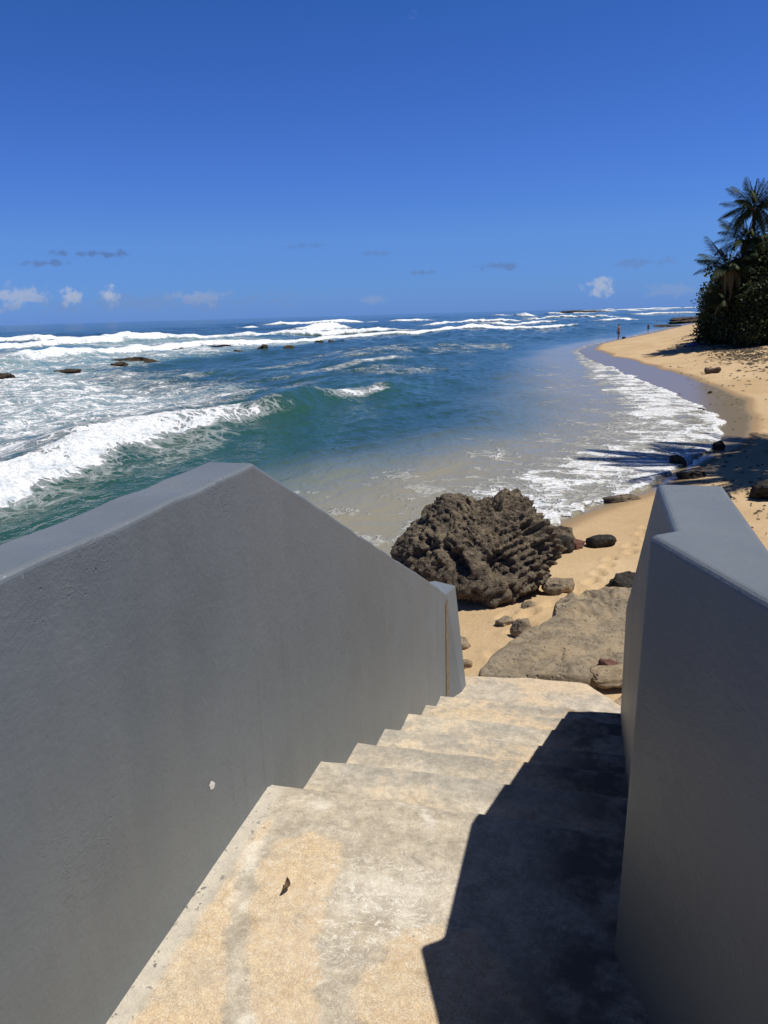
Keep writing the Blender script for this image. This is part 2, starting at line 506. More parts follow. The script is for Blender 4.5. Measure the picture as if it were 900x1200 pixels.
CAP = mat_simple('white_cap', (0.72, 0.71, 0.68), (0.6, 0.6, 0.58), 0.8, 10)
BAGM = mat_simple('purple_cloth', (0.22, 0.17, 0.36), (0.15, 0.11, 0.26), 0.85, 6, 0.02)
CHIP = mat_simple('bare_plaster', (0.72, 0.70, 0.66), (0.60, 0.58, 0.54), 0.9, 40, 0.002)
DRYLEAF = mat_simple('dry_leaf', (0.13, 0.07, 0.035), (0.07, 0.04, 0.025), 0.7, 20, 0.003)
LITTER = mat_simple('weed_litter', (0.035, 0.028, 0.020), (0.075, 0.055, 0.035), 0.9, 3)

# ------------------------------------------------------------------ shore line and terrain
ZS = -2.15
SHORE = [(-9, -80), (-6.5, -20), (-4.8, -3), (-3.8, 4), (-3.0, 8), (-2.45, 10), (-1.6, 11.6), (-0.7, 13.1), (-0.2, 14.2),
         (0.5, 15.4), (1.3, 16.6), (1.8, 18), (2.5, 20), (3.4, 22), (4.0, 25), (4.3, 28), (4.2, 31.6), (3.6, 35.7),
         (3.0, 40.6), (2.0, 46), (0.9, 54), (-0.4, 62), (-1.4, 72), (-0.3, 84), (2.3, 96), (7.5, 118), (17, 165),
         (32, 230), (90, 420), (240, 800), (900, 2500), (2500, 6000)]


def sand_z(X, Y, d):
    z = ZS + 0.105 * np.clip(d, -40, 11.5) + 0.02 * np.clip(d - 11.5, 0, 200)
    z = z + 0.17 * np.exp(-(((X - 0.3) / 2.2) ** 2 + ((Y - 7.6) / 2.4) ** 2))
    dry = smooth01(d, 1.5, 4.5)
    z = z + dry * ((fbm2(X * 0.45, Y * 0.45, 3, 5) - 0.5) * 0.20 + (fbm2(X * 1.7, Y * 1.7, 2, 9) - 0.5) * 0.06)
    return z


tx = axis([(-45, -6, 1.6, 0.35), (-6, -1.6, 0.25, 0.05), (-1.6, 1.6, 0.045, 0.045), (1.6, 6, 0.05, 0.12), (6, 16, 0.12, 0.4), (16, 60, 0.5, 6), (60, 2600, 8, 300)])
ty = axis([(-60, 3, 5, 0.2), (3, 6.2, 0.12, 0.045), (6.2, 12.5, 0.045, 0.05), (12.5, 30, 0.055, 0.14), (30, 130, 0.14, 0.9), (130, 300, 1.0, 8), (300, 6000, 12, 400)])
X, Y = np.meshgrid(tx, ty)
D = signed_dist(X, Y, SHORE)
Z = sand_z(X, Y, D)
rng = random.Random(4)
# footprints: a walked strip by the rock, and tracks further along the beach
feet = []
for k in range(16):
    feet.append((-0.75 + 0.075 * k + rng.uniform(-.1, .1), 6.6 + 0.16 * k + rng.uniform(-.1, .1), rng.uniform(-0.5, 0.3)))
for k in range(14):
    feet.append((rng.uniform(-0.9, 0.6), rng.uniform(6.4, 9.4), rng.uniform(-1, 1)))
for k in range(10):
    feet.append((0.1 + 0.12 * k + rng.uniform(-.12, .12), 9.6 + 0.42 * k, rng.uniform(-0.3, 0.2)))
for k in range(60):
    feet.append((5.2 + rng.uniform(-0.5, 0.5) + 0.4 * math.sin(k * .2), 24 + 0.55 * k, rng.uniform(-0.3, 0.3)))
for k in range(120):
    feet.append((rng.uniform(6, 10), rng.uniform(30, 75), rng.uniform(-1, 1)))
for fx, fy, fa in feet:
    i0, i1 = np.searchsorted(ty, (fy - 0.4, fy + 0.4)); j0, j1 = np.searchsorted(tx, (fx - 0.4, fx + 0.4))
    if i1 - i0 < 1 or j1 - j0 < 1: continue
    xx, yy = X[i0:i1, j0:j1] - fx, Y[i0:i1, j0:j1] - fy
    lx, ly = xx * math.cos(fa) + yy * math.sin(fa), -xx * math.sin(fa) + yy * math.cos(fa)
    q = (lx / 0.075) ** 2 + (ly / 0.15) ** 2
    Z[i0:i1, j0:j1] += -0.05 * np.exp(-q ** 1.5) + 0.022 * np.exp(-((np.sqrt(q) - 1.5) / 0.35) ** 2)
edge_n = (fbm2(X * 0.5, Y * 0.28, 3, 21) - 0.5)
wetw = np.interp(Y, [0, 10, 14, 20, 26, 31, 36, 50, 66, 80, 95, 130], [0.2, 0.15, 0.12, 0.3, 0.7, 1.3, 2.0, 2.1, 1.9, 1.1, 0.5, 0.4])
WET = smooth01(wetw * (1 + 0.5 * edge_n) - D, -0.55, 0.35)
LIT = smooth01(D, 4.0, 8.0)
te = grid_mesh('beach', X, Y, Z, {'wet': WET, 'litter': LIT})
structure(link_mesh('beach', te, SAND))


def ground(x, y):
    a, b = np.array([[float(x)]]), np.array([[float(y)]])
    return float(sand_z(a, b, signed_dist(a, b, SHORE))[0, 0])


# ------------------------------------------------------------------ the sea
sx = axis([(-9000, -1200, 700, 90), (-1200, -260, 80, 6), (-260, -70, 5, 0.55), (-70, -22, 0.5, 0.13), (-22, -6, 0.11, 0.08), (-6, 6, 0.08, 0.09), (6, 30, 0.4, 3), (30, 3000, 8, 500)])
sy = axis([(-400, -20, 60, 2.5), (-20, 7, 2, 0.10), (7, 34, 0.09, 0.12), (34, 70, 0.13, 0.35), (70, 200, 0.36, 1.4), (200, 700, 1.6, 12), (700, 12000, 20, 900)])
X, Y = np.meshgrid(sx, sy)
SPX = np.gradient(sx)[None, :] * np.ones_like(Y); SPY = np.gradient(sy)[:, None] * np.ones_like(X)
D = signed_dist(X, Y, SHORE)
off = -D
deepf = smooth01(off, 0.5, 14)
H = np.zeros_like(X)
rs = np.random.RandomState(3)
for k in range(30):
    lam = 0.55 * (1.17 ** k)
    if lam > 40: break
    th = rs.uniform(-0.75, 0.75) + 0.12
    kx, ky = math.cos(th) * 2 * math.pi / lam, math.sin(th) * 2 * math.pi / lam
    ph = rs.uniform(0, 6.28)
    amp = 0.0085 * lam ** 0.85
    need = np.maximum(np.abs(math.cos(th)) * SPX, np.abs(math.sin(th)) * SPY)
    att = smooth01(lam / (need + 1e-9), 3.0, 6.0)
    wv = np.sin(kx * X + ky * Y + ph + 2.2 * vn2(X / (lam * 2.5), Y / (lam * 2.5), 40 + k))
    H += amp * att * (wv + 0.25 * np.abs(wv))
H *= 0.10 + 0.90 * deepf
FO = np.zeros_like(X); AER = np.zeros_like(X); TEAL = np.zeros_like(X)
lump = fbm2(X * 0.55, Y * 0.55, 5, 61, 0.6)
lumpf = fbm2(X * 2.1, Y * 2.1, 4, 67, 0.62)

# breakers: crest points (y, x), height per point, foam per point, front width, back width, depth of the foam behind
def breaker(pts, hts, foams, wf, wb, fb, turb=0.35, foam_back=0.36, spread=0.6, k=0.52):
    global H, FO
    hts = [h_ * k for h_ in hts]; fb = fb * 0.55
    ys = [p[0] for p in pts]; xs = [p[1] for p in pts]
    m = (Y > ys[0] - 2) & (Y < ys[-1] + 2)
    yy = Y[m]
    xc = np.interp(yy, ys, xs) + (vn2(yy * 0.22, yy * 0 + 3.3, 7) - 0.5) * spread + (vn2(yy * 0.9, yy * 0 + 1.3, 17) - 0.5) * spread * 0.4
    hh = np.interp(yy, ys, hts, left=0, right=0); ff = np.interp(yy, ys, foams, left=0, right=0)
    s = X[m] - xc
    ff = ff * (0.72 + 0.45 * vn2(yy * 0.55, X[m] * 0.35, 23)).clip(0, 1.05)
    prof = np.where(s > 0, np.exp(-(s / wf) ** 2), 1 / (1 + (np.abs(s) / wb) ** 2))
    hh = hh * (0.80 + 0.4 * vn2(yy * 0.35, yy * 0 + 8, 5))
    add = hh * prof
    fo = np.where(s > 0, smooth01(s, wf * 1.55, wf * 0.7), smooth01(-s, fb * 1.6, fb * 0.4)) * ff
    fo = np.maximum(fo, ff * foam_back * smooth01(-s, fb * 4.5, fb * 0.5) * (s < 0))
    add = add + np.clip(fo - 0.5, 0, 1) * hh * turb * ((lump[m] - 0.5) * 1.6 + (lumpf[m] - 0.5) * 1.5) * 2
    add = add * smooth01(off[m], 0.3, 3)
    H[m] += add
    FO[m] = np.maximum(FO[m], fo)
    return m, s


# nearest wave: white roller to the left, smooth green lip, small white cap at its far end
breaker([(4, -11.6), (8, -11.7), (13.9, -11.7), (16.2, -11.85), (19.2, -11.8), (22.1, -11.5), (25.7, -10.7), (28, -10.5), (30.6, -9.7), (33.5, -8.9), (40, -8.2)],
        [0.2, 0.48, 0.56, 0.60, 0.66, 0.72, 0.74, 0.66, 0.52, 0.2, 0.0],
        [0.9, 1.0, 1.0, 1.0, 0.95, 0.72, 0.10, 0.14, 0.85, 0.08, 0.0], 0.80, 2.0, 0.80, 0.38, 0.42, 0.7, 0.90)
breaker([(36, -16.5), (44, -15.5), (52, -14), (60, -13)], [0, .28, .25, 0], [0, .5, .45, 0], 0.9, 2.0, 0.5)
breaker([(10, -5.2), (15, -4.4), (20, -3.4), (30, -3.2), (38, -4)], [0, .10, .14, .12, 0], [0, 0.0, 0.0, 0.0, 0], 0.7, 1.6, 0.5)
# outer breakers
breaker([(46, -44), (50.5, -45.5), (61.7, -49.8), (74, -51.5), (86, -50.5), (99.4, -50), (108.5, -45), (123, -40.5), (130, -35), (145, -24), (173, -8), (184, -3)],
        [0.8, 1.2, 1.5, 1.55, 1.5, 1.25, 1.05, 1.2, 1.15, 1.05, .9, 0], [0.05, 0.25, 0.95, 1, 1, 1, 1, 1, 1, 1, 1, .3], 1.6, 4.0, 2.6, 0.35, 0.5, 2.0)
breaker([(84, -86), (95, -83.5), (105, -82), (112, -78.5), (129, -77), (136, -65), (142, -51), (152, -42), (165, -37)],
        [1.3, 1.5, 1.6, 1.7, 1.9, 1.3, 1.9, 1.5, 0], [1, 1, 1, 1, 1, .7, 1, 1, 0.3], 2.0, 4.5, 3.6, 0.4, 0.45, 2.0)
breaker([(120, -126), (140, -122.5), (151, -114.5), (158, -112)], [1.5, 1.9, 2.2, 0], [1, 1, 1, 0], 2.5, 6, 4, 0.4, 0.3)
breaker([(162, -63), (170, -61), (186, -62), (196, -61)], [0.5, 3.2, 2.8, 0], [0.6, 1, 1, 0], 2.4, 3.5, 4.0, 0.8, 0.4)
breaker([(270, -128), (282, -128), (294, -126)], [0, 1.6, 0], [0, 1, 0], 3, 6, 4)
breaker([(325, -142), (335, -140), (352, -124), (374, -112), (366 + 12, -96)], [0, 2.4, 2.2, 2.0, 0], [0, 1, .9, 1, .2], 3.5, 8, 6)
breaker([(352, -90), (362, -80), (372, -70)], [1.4, 1.8, 0], [1, 1, 0], 3.5, 8, 6)
breaker([(236, -52), (243, -48), (262, -27), (270, -24)], [0, 1.4, 1.3, 0], [0, 1, 1, 0], 2.4, 6, 4)
breaker([(200, -30), (212, -24), (228, -14), (236, -9)], [0, 0.9, 1.0, 0], [0, 1, 1, 0], 1.8, 5, 3)
breaker([(205, -2), (216, 4), (232, 10), (240, 12)], [0, 0.8, 0.8, 0], [0, 1, 1, 0], 1.8, 4, 3)
breaker([(316, -28), (324, -22), (335, 6), (342, 10)], [0, 1.7, 1.7, 0], [0, 1, 1, 0], 3, 7, 6)
breaker([(395, 18), (412, 24), (425, 46), (440, 50)], [0, 1.8, 1.8, 0], [0, 1, 1, 0], 4, 9, 7)
breaker([(425, -40), (434, -36), (446, -30)], [0, 2.2, 0], [0, 1, 0], 4, 9, 5)
breaker([(570, -72), (588, -64), (606, -12), (640, 4)], [0, 2.6, 2.6, 0], [0, .9, 1, 0], 6, 12, 9)
breaker([(780, -40), (820, 10), (860, 60), (900, 110)], [0, 2.8, 2.8, 0], [0, 1, 1, 0], 8, 16, 14)
breaker([(1150, -60), (1230, 30), (1330, 130), (1420, 260)], [0, 4, 4, 0], [0, .95, 1, 0], 12, 26, 22)

# broken water between the waves
pn = fbm2(X * 0.10, Y * 0.07, 4, 33, 0.6)
streak = fbm2(X * 0.32, Y * 0.12, 4, 35, 0.6)
zone = smooth01(X, -47, -41) * smooth01(-X, 10.8, 13.5) * smooth01(Y, 4, 9) * (1 - smooth01(Y - (-X - 10) * 1.05, 18, 42))
FO = np.maximum(FO, zone * (0.45 + 1.0 * (pn - 0.42) + 0.6 * (streak - 0.5)).clip(0, 0.55))
zone2 = smooth01(X, -60, -52) * smooth01(-X, 34, 42) * smooth01(Y, 20, 40) * (1 - smooth01(Y, 100, 135))
FO = np.maximum(FO, zone2 * (0.30 + 0.8 * (pn - 0.4)).clip(0, 0.6))
AER = np.maximum(AER, zone2 * 0.55)
AER = np.maximum(AER, zone * 0.55 * smooth01(pn, 0.35, 0.6) * smooth01(-X, 12, 18))
zone3 = smooth01(X, -84, -76) * smooth01(-X, 50, 56) * smooth01(Y, 40, 90) * (1 - smooth01(Y, 120, 170))
FO = np.maximum(FO, zone3 * (0.26 + 0.9 * (pn - 0.45)).clip(0, 0.62)); AER = np.maximum(AER, zone3 * 0.5)
zone4 = smooth01(X, -30, -22) * smooth01(-X, 6, 10) * smooth01(Y, 38, 46) * (1 - smooth01(Y, 75, 100))
FO = np.maximum(FO, zone4 * (0.08 + 1.1 * (pn - 0.47) + 0.4 * (streak - .5)).clip(0, 0.5))
# streaks of foam running down the face of the nearest wave
face = smooth01(X, -12.2, -11.3) * smooth01(-X, 8.8, 10.6) * smooth01(Y, 5, 8) * (1 - smooth01(Y, 20, 25))
FO = np.maximum(FO, face * (0.30 + 0.6 * (streak - 0.5)))
AER = np.maximum(AER, 0.65 * smooth01(X, -47, -44) * smooth01(-X, 40, 42) * smooth01(Y, 38, 44) * (1 - smooth01(Y, 56, 62)))
TEAL = smooth01(X, -15, -11.5) * smooth01(-X, 5, 8) * smooth01(Y, 6, 12) * (1 - smooth01(Y, 34, 48))
TEAL = np.maximum(TEAL, smooth01(X, -60, -30) * 0.5)

# thin swash over the sand, with a ragged edge and bands of foam behind it
fr = fbm2(X * 0.8, Y * 0.55, 4, 71) - 0.5
fr2 = fbm2(X * 0.7, Y * 2.4, 4, 73, 0.6) - 0.5
edge = D + 0.85 * fr + 0.55 * fr2                        # < 0: under water
sandz = sand_z(X, Y, D)
wz = ZS + H + 0.02
film = sandz + 0.018 + 0.03 * smooth01(-edge, 0, 0.8)
wz = np.where(edge < 0, np.maximum(wz, film), np.minimum(wz, sandz - 0.06))
wz = np.where((edge >= 0) & (D > 1.2), sandz - 0.5 - 0.02 * D.clip(0, 50), wz)
bw = np.interp(Y, [0, 9, 12, 15, 18, 22, 30, 38, 46, 56, 66, 80, 100, 130, 200], [0.6, 0.6, 1.6, 2.6, 3.2, 3.6, 3.6, 3.0, 2.2, 1.4, 0.8, 0.7, 0.5, 0.5, 1.0])
band = smooth01(-edge, -0.05, 0.10) * (1 - smooth01(-edge, bw * 0.55, bw * 1.25))
rows = fbm2(X * 0.9, Y * 2.3, 5, 77, 0.65)
rows2 = fbm2(X * 1.6, Y * 1.1, 3, 79)
amt = np.interp(Y, [0, 9, 11, 14, 20, 36, 50, 62, 75, 100], [0.2, 0.25, 0.55, 0.92, 0.95, 0.95, 0.8, 0.5, 0.35, 0.3])
FO = np.maximum(FO, band * amt * (0.56 + 1.5 * (rows - 0.43) + 0.8 * (rows2 - 0.5)).clip(0, 1.0))
lip = smooth01(-edge, -0.02, 0.06) * (1 - smooth01(-edge, 0.12, 0.35))
FO = np.maximum(FO, lip * amt * 0.95)
far_band = smooth01(-edge, 0.5, 2.0) * (1 - smooth01(-edge, 4.5, 8.0)) * smooth01(Y, 9, 12) * (1 - smooth01(Y, 46, 70))
FO = np.maximum(FO, far_band * (0.06 + 0.85 * (rows - 0.47) + 0.3 * (rows2 - .5)).clip(0, 0.45))
sh = off + 2.2 * (fbm2(X * 0.25, Y * 0.12, 3, 81) - 0.5)
wsh = np.interp(Y, [0, 8, 12, 16, 30, 45, 60, 80, 110], [4.0, 4.8, 6.6, 8.4, 9.8, 8.4, 6.2, 3.8, 2.4])
SHO = 1 - smooth01(sh, wsh * 0.32, wsh * 1.15)
CALM = 0.25 + 0.75 * smooth01(off, 1.0, 9)
keep = ~((D > 6).all(axis=1))
se = grid_mesh('sea', X, Y, wz, {'foam': FO, 'shore': SHO, 'aer': AER, 'teal': TEAL, 'calm': CALM})
structure(link_mesh('sea', se, WATER))
del X, Y, D, H, FO

# ------------------------------------------------------------------ concrete stair
NOSE = [2.166, 2.656, 3.145, 3.640, 4.185, 4.700, 5.228]
RISE = 0.2075


def carve(name, prof, x0, x1, nx, parent, amp=0.006, seed=0, attrs=None, clampx=None):
    """a slab swept along x from a profile of (y, z) points, worn by noise, with end caps"""
    n = len(prof)
    xs = np.linspace(x0, x1, nx)
    P = np.array(prof)
    Xg = np.repeat(xs[:, None], n, 1); Yg = np.repeat(P[None, :, 0], nx, 0).copy(); Zg = np.repeat(P[None, :, 1], nx, 0).copy()
    j = (fbm2(Xg * 4 + seed, Yg * 4 + Zg * 3, 4, 100 + seed) - 0.5)
    j2 = (fbm2(Xg * 17 + seed, Yg * 17 + Zg * 13, 3, 200 + seed) - 0.5)
    if clampx is not None:
        Xg = np.minimum(Xg, clampx(Yg))
    Yg += j * amp * 2.2 + j2 * amp; Zg += (j * amp + j2 * amp * 0.5)
    me = bpy.data.meshes.new(name)
    V = np.stack([Xg, Yg, Zg], -1).reshape(-1, 3)
    idx = np.arange(nx * n).reshape(nx, n)
    nxt = np.roll(idx, -1, 1)
    F = np.stack([idx[:-1], idx[1:], nxt[1:], nxt[:-1]], -1).reshape(-1, 4)
    bm = bmesh.new()
    vs = [bm.verts.new(v) for v in V]
    for f in F: bm.faces.new([vs[i] for i in f])
    bm.faces.new([vs[i] for i in idx[0]][::-1]); bm.faces.new([vs[i] for i in idx[-1]])
    bmesh.ops.recalc_face_normals(bm, faces=bm.faces)
    bm.to_mesh(me); bm.free()
    Vn = np.empty(len(me.vertices) * 3, np.float32); me.vertices.foreach_get('co', Vn); Vn = Vn.reshape(-1, 3)
    for k, fn in (attrs or {}).items():
        at = me.attributes.new(k, 'FLOAT', 'POINT')
        at.data.foreach_set('value', np.ascontiguousarray(fn(Vn[:, 0], Vn[:, 1], Vn[:, 2]), np.float32))
    return link_mesh(name, me, CONC, parent)


def step_prof(y_back, y_nose, z, depth=0.35, npt=26):
    r = 0.022
    p = [(y_back, z - depth)]
    for t in np.linspace(0, 1, npt): p.append((y_back + (y_nose - r - y_back) * t, z - 0.012 * t * (1 if y_nose - y_back < 1 else 0)))
    zz = p[-1][1]
    for a in np.linspace(20, 90, 4): p.append((y_nose - r + r * math.sin(rad(a)), zz - r + r * math.cos(rad(a))))
    for t in np.linspace(0.15, 1, 7): p.append((y_nose - 0.012 * t, zz - r - (depth - r) * t))
    return p


SAND_A = [(-0.97, 0.9), (-0.965, 1.25), (-0.965, 1.75), (-0.95, 1.97), (-0.93, 1.96), (-0.925, 1.72), (-0.86, 1.50), (-0.73, 1.22), (-0.7, 0.9)]
SAND_B = [(-0.89, 1.88), (-0.78, 1.93), (-0.66, 1.90), (-0.64, 1.73), (-0.63, 1.55), (-0.59, 1.46), (-0.53, 1.25), (-0.62, 1.20), (-0.73, 1.33), (-0.83, 1.55), (-0.89, 1.72)]
SAND_C = [(-0.45, 1.56), (-0.36, 1.66), (-0.24, 1.66), (0.0, 1.40), (0.1, 0.8), (-0.42, 0.8), (-0.47, 1.32), (-0.49, 1.46)]
ARC = [(-0.80, 2.07), (-0.87, 2.02), (-0.925, 1.94), (-0.935, 1.80), (-0.885, 1.60), (-0.80, 1.42), (-0.70, 1.25)]
ARC2 = [(-0.57, 2.16), (-0.48, 2.13), (-0.44, 2.06), (-0.43, 1.98)]
SCR = [(-0.66, 1.80), (-0.36, 1.84), (-0.33, 1.62), (-0.45, 1.56), (-0.60, 1.48)]


def land_sandy(x, y, z):
    a = np.maximum(poly_mask(x, y, SAND_A), np.maximum(poly_mask(x, y, SAND_B), poly_mask(x, y, SAND_C, 0.05)))
    a = np.maximum(a, 0.45 * smooth01(x, -0.1, 0.1))
    return a * 0.85


def land_white(x, y, z):
    d1 = np.abs(signed_dist(x, y, ARC)); d2 = np.abs(signed_dist(x, y, ARC2))
    w = np.maximum(0.8 * smooth01(d1, 0.042, 0.012) * smooth01(fbm2(x * 9, y * 9, 3, 63), 0.36, 0.58), smooth01(d2, 0.020, 0.005) * smooth01(fbm2(x * 11, y * 11, 3, 64), 0.36, 0.6))
    return np.maximum(w, 0.75 * poly_mask(x, y, SCR, 0.09) * smooth01(fbm2(x * 5 + 1, y * 7, 4, 66), 0.36, 0.6))


def grime_shade_at(x, y, z):  # dark stains beside the landward wall; also deepens the shade there in colour
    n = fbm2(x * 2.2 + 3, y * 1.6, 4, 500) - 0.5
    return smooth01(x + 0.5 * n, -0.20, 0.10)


def step_sandy(k):
    def f(x, y, z):
        b = smooth01(y, NOSE[k] - 0.0, NOSE[k] - 0.45)          # dirt and sand gather at the foot of the riser
        n = fbm2(x * 3.5 + k * 7, y * 3.5, 3, 300 + k)
        return np.clip(0.12 + 0.05 * k + 0.9 * (n - 0.44) + 0.55 * b ** 2, 0, 0.72)
    return f


def step_nose(k):
    def f(x, y, z):
        w = 0.16 + 0.14 * fbm2(x * 3 + k, y * 0 + k, 3, 400 + k)
        return 0.75 * smooth01(y, NOSE[k] - w, NOSE[k] - 0.03) * smooth01(fbm2(x * 5 + k, y * 5, 3, 420 + k), 0.30, 0.55)
    return f


stair = thing('concrete_stair', 'worn concrete stair with sandy patches going down to the beach between grey walls', 'stair', (0, 0, 0))
LP = [(-2.2, -0.5)] + [(y, 0.0) for y in np.linspace(-2.2, 0.6, 8)] + [(y, 0.0) for y in np.linspace(0.62, 2.12, 100)]
LP += step_prof(2.12, 2.166, 0.0, 0.45, 3)[2:]
carve('landing', LP, -1.06, 1.70, 150, stair, 0.004, 1, {'sandy': land_sandy, 'grime_shade': grime_shade_at, 'white': land_white, 'edge': lambda x, y, z: smooth01(x, -0.935, -0.985) * smooth01(z, -0.03, -0.01), 'worn': lambda x, y, z: 0.25 + 0.75 * poly_mask(x, y, SCR, 0.12)}, clampx=lambda y: np.where(y > 1.5, 0.27, 0.27 + (1.5 - y) * 0.41))
for k in range(1, 7):
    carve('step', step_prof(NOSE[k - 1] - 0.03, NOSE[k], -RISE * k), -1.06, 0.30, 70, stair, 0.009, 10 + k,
          {'sandy': step_sandy(k), 'grime_shade': grime_shade_at, 'nose': step_nose(k), 'white': lambda x, y, z: 0.25 * smooth01(fbm2(x * 2.3, y * 2.3, 3, 55), 0.5, 0.7), 'worn': lambda x, y, z: x * 0 + 0.15})
# foot slab with a broken, rounded outline
fp = []
EDGE = [(-1.06, 6.04), (-0.8, 6.07), (-0.5, 6.12), (-0.2, 6.13), (0.0, 6.14), (0.06, 6.12), (0.13, 6.02), (0.24, 5.88), (0.34, 5.74), (0.38, 5.62), (0.40, 5.15)]
ex = np.array([e[0] for e in EDGE]); ey = np.array([e[1] for e in EDGE])
nx, ny = 110, 70
xs = np.linspace(-1.06, 0.40, nx)
Yend = np.interp(xs, ex, ey) + 0.03 * (fbm2(xs * 6, xs * 0, 3, 5) - 0.5)
T = np.concatenate([np.linspace(0, 1, ny), np.full(6, 1.0)])
Xg = np.repeat(xs[None, :], len(T), 0)
Yg = 5.15 + (Yend[None, :] - 5.15) * T[:, None]
Zg = -RISE * 7 - 0.05 * T[:, None] ** 2 + 0.016 * (fbm2(Xg * 4, Yg * 4, 4, 91) - 0.5) + 0.03 * (fbm2(Xg * 1.2, Yg * 1.2, 2, 92) - 0.5)
Zg[ny:] -= np.linspace(0.01, 0.32, 6)[:, None]
Yg[ny:] += 0.02 * (fbm2(Xg[ny:] * 9, Zg[ny:] * 9, 3, 93) - 0.5) + 0.008
fs = np.clip(0.22 + 1.2 * (fbm2(Xg * 3, Yg * 3, 4, 94) - 0.42) + 0.35 * smooth01(T, 0.75, 1.0)[:, None], 0, 0.8)
fme = grid_mesh('foot_slab', Xg, Yg, Zg, {'sandy': fs, 'white': fs * 0 + 0.1, 'worn': fs * 0 + 0.1})
link_mesh('foot_slab', fme, CONC, stair)

# ------------------------------------------------------------------ painted walls
def wall_mesh(name, prof, xa, xb, parent, bevel=0.012, jit=0.0025, seed=1, xshift=lambda y: 0.0):
    """side profile (y, z) given thickness from x = xa to x = xb"""
    pts = []
    n = len(prof)
    rr = random.Random(seed)
    for i in range(n):
        a, b = prof[i], prof[(i + 1) % n]
        L = math.hypot(b[0] - a[0], b[1] - a[1])
        m = max(1, int(L / 0.12))
        for k in range(m):
            t = k / m
            j = 0 if k == 0 else rr.gauss(0, jit)
            pts.append((a[0] + (b[0] - a[0]) * t, a[1] + (b[1] - a[1]) * t + j))
    bm = bmesh.new()
    A = [bm.verts.new((xa + xshift(y), y, z)) for y, z in pts]
    Bv = [bm.verts.new((xb + xshift(y), y, z)) for y, z in pts]
    bm.faces.new(A); bm.faces.new(Bv[::-1])
    for i in range(len(pts)):
        j = (i + 1) % len(pts)
        bm.faces.new((A[i], Bv[i], Bv[j], A[j]))
    bmesh.ops.recalc_face_normals(bm, faces=bm.faces)
    me = bpy.data.meshes.new(name); bm.to_mesh(me); bm.free()
    o = link_mesh(name, me, PAINT, parent, smooth=False)
    bv = o.modifiers.new('bevel', 'BEVEL'); bv.width = bevel; bv.segments = 3; bv.limit_method = 'ANGLE'; bv.angle_limit = rad(40)
    bv.harden_normals = False
    return o


def prism(name, plan, z0, ztop, parent, mat=PAINT, bevel=0.012, bottom=None):
    """plan: top outline; ztop: height or list; bottom: optional outline of the foot"""
    bm = bmesh.new()
    n = len(plan)
    zt = ztop if isinstance(ztop, (list, tuple)) else [ztop] * n
    T = [bm.verts.new((p[0], p[1], z)) for p, z in zip(plan, zt)]
    Bv = [bm.verts.new((p[0], p[1], z0)) for p in (bottom or plan)]
    bm.faces.new(T); bm.faces.new(Bv[::-1])
    for i in range(n):
        j = (i + 1) % n
        bm.faces.new((T[i], Bv[i], Bv[j], T[j]))
    bmesh.ops.recalc_face_normals(bm, faces=bm.faces)
    me = bpy.data.meshes.new(name); bm.to_mesh(me); bm.free()
    o = link_mesh(name, me, mat, parent, smooth=False)
    if bevel:
        bv = o.modifiers.new('bevel', 'BEVEL'); bv.width = bevel; bv.segments = 3; bv.limit_method = 'ANGLE'; bv.angle_limit = rad(25)
    return o


XL = -1.016
lw = thing('stair_wall', 'grey painted parapet wall on the seaward side of the stair, with a rust streak at its foot', 'wall', (0, 0, 0))
LPROF = [(-2.2, -3.2), (-2.2, 1.108), (2.19, 1.108), (5.02, -0.300), (5.535, -0.565), (5.535, -3.2)]
wall_mesh('wall_body', LPROF, XL, -1.183, lw)
prism('end_post', [(XL - 0.001, 5.50), (-0.995, 5.76), (-1.183, 5.86), (-1.183, 5.08), ], -2.6, [-0.548, -0.570, -0.575, -0.325], lw, bevel=0.006,
      bottom=[(XL - 0.001, 5.50), (-0.835, 5.96), (-1.183, 6.02), (-1.183, 5.08)])
# rust running down the joint
bm = bmesh.new()
rr = random.Random(8)
cols = []
for k in range(24):
    z = -0.60 - 0.92 * k / 23
    w = 0.040 + 0.014 * k / 23 + rr.uniform(-.004, .004)
    cols.append((bm.verts.new((XL + 0.004, 5.475 - w, z)), bm.verts.new((XL + 0.007, 5.475 + w, z))))
for a, b in zip(cols[:-1], cols[1:]):
    bm.faces.new((a[0], a[1], b[1], b[0]))
me = bpy.data.meshes.new('rust_streak'); bm.to_mesh(me); bm.free()
link_mesh('rust_streak', me, RUST, lw)
# chip in the paint
bm = bmesh.new()
cv = [bm.verts.new((XL + 0.0012, 1.753 + dy, 0.248 + dz)) for dy, dz in ((-.016, .010), (-.004, .017), (.008, .008), (.019, -.006), (.010, -.016), (-.009, -.010))]
c0 = bm.verts.new((XL + 0.0022, 1.754, 0.25))
for i in range(6): bm.faces.new((cv[i], cv[(i + 1) % 6], c0))
me = bpy.data.meshes.new('paint_chip'); bm.to_mesh(me); bm.free()
link_mesh('paint_chip', me, CHIP, lw, smooth=False)

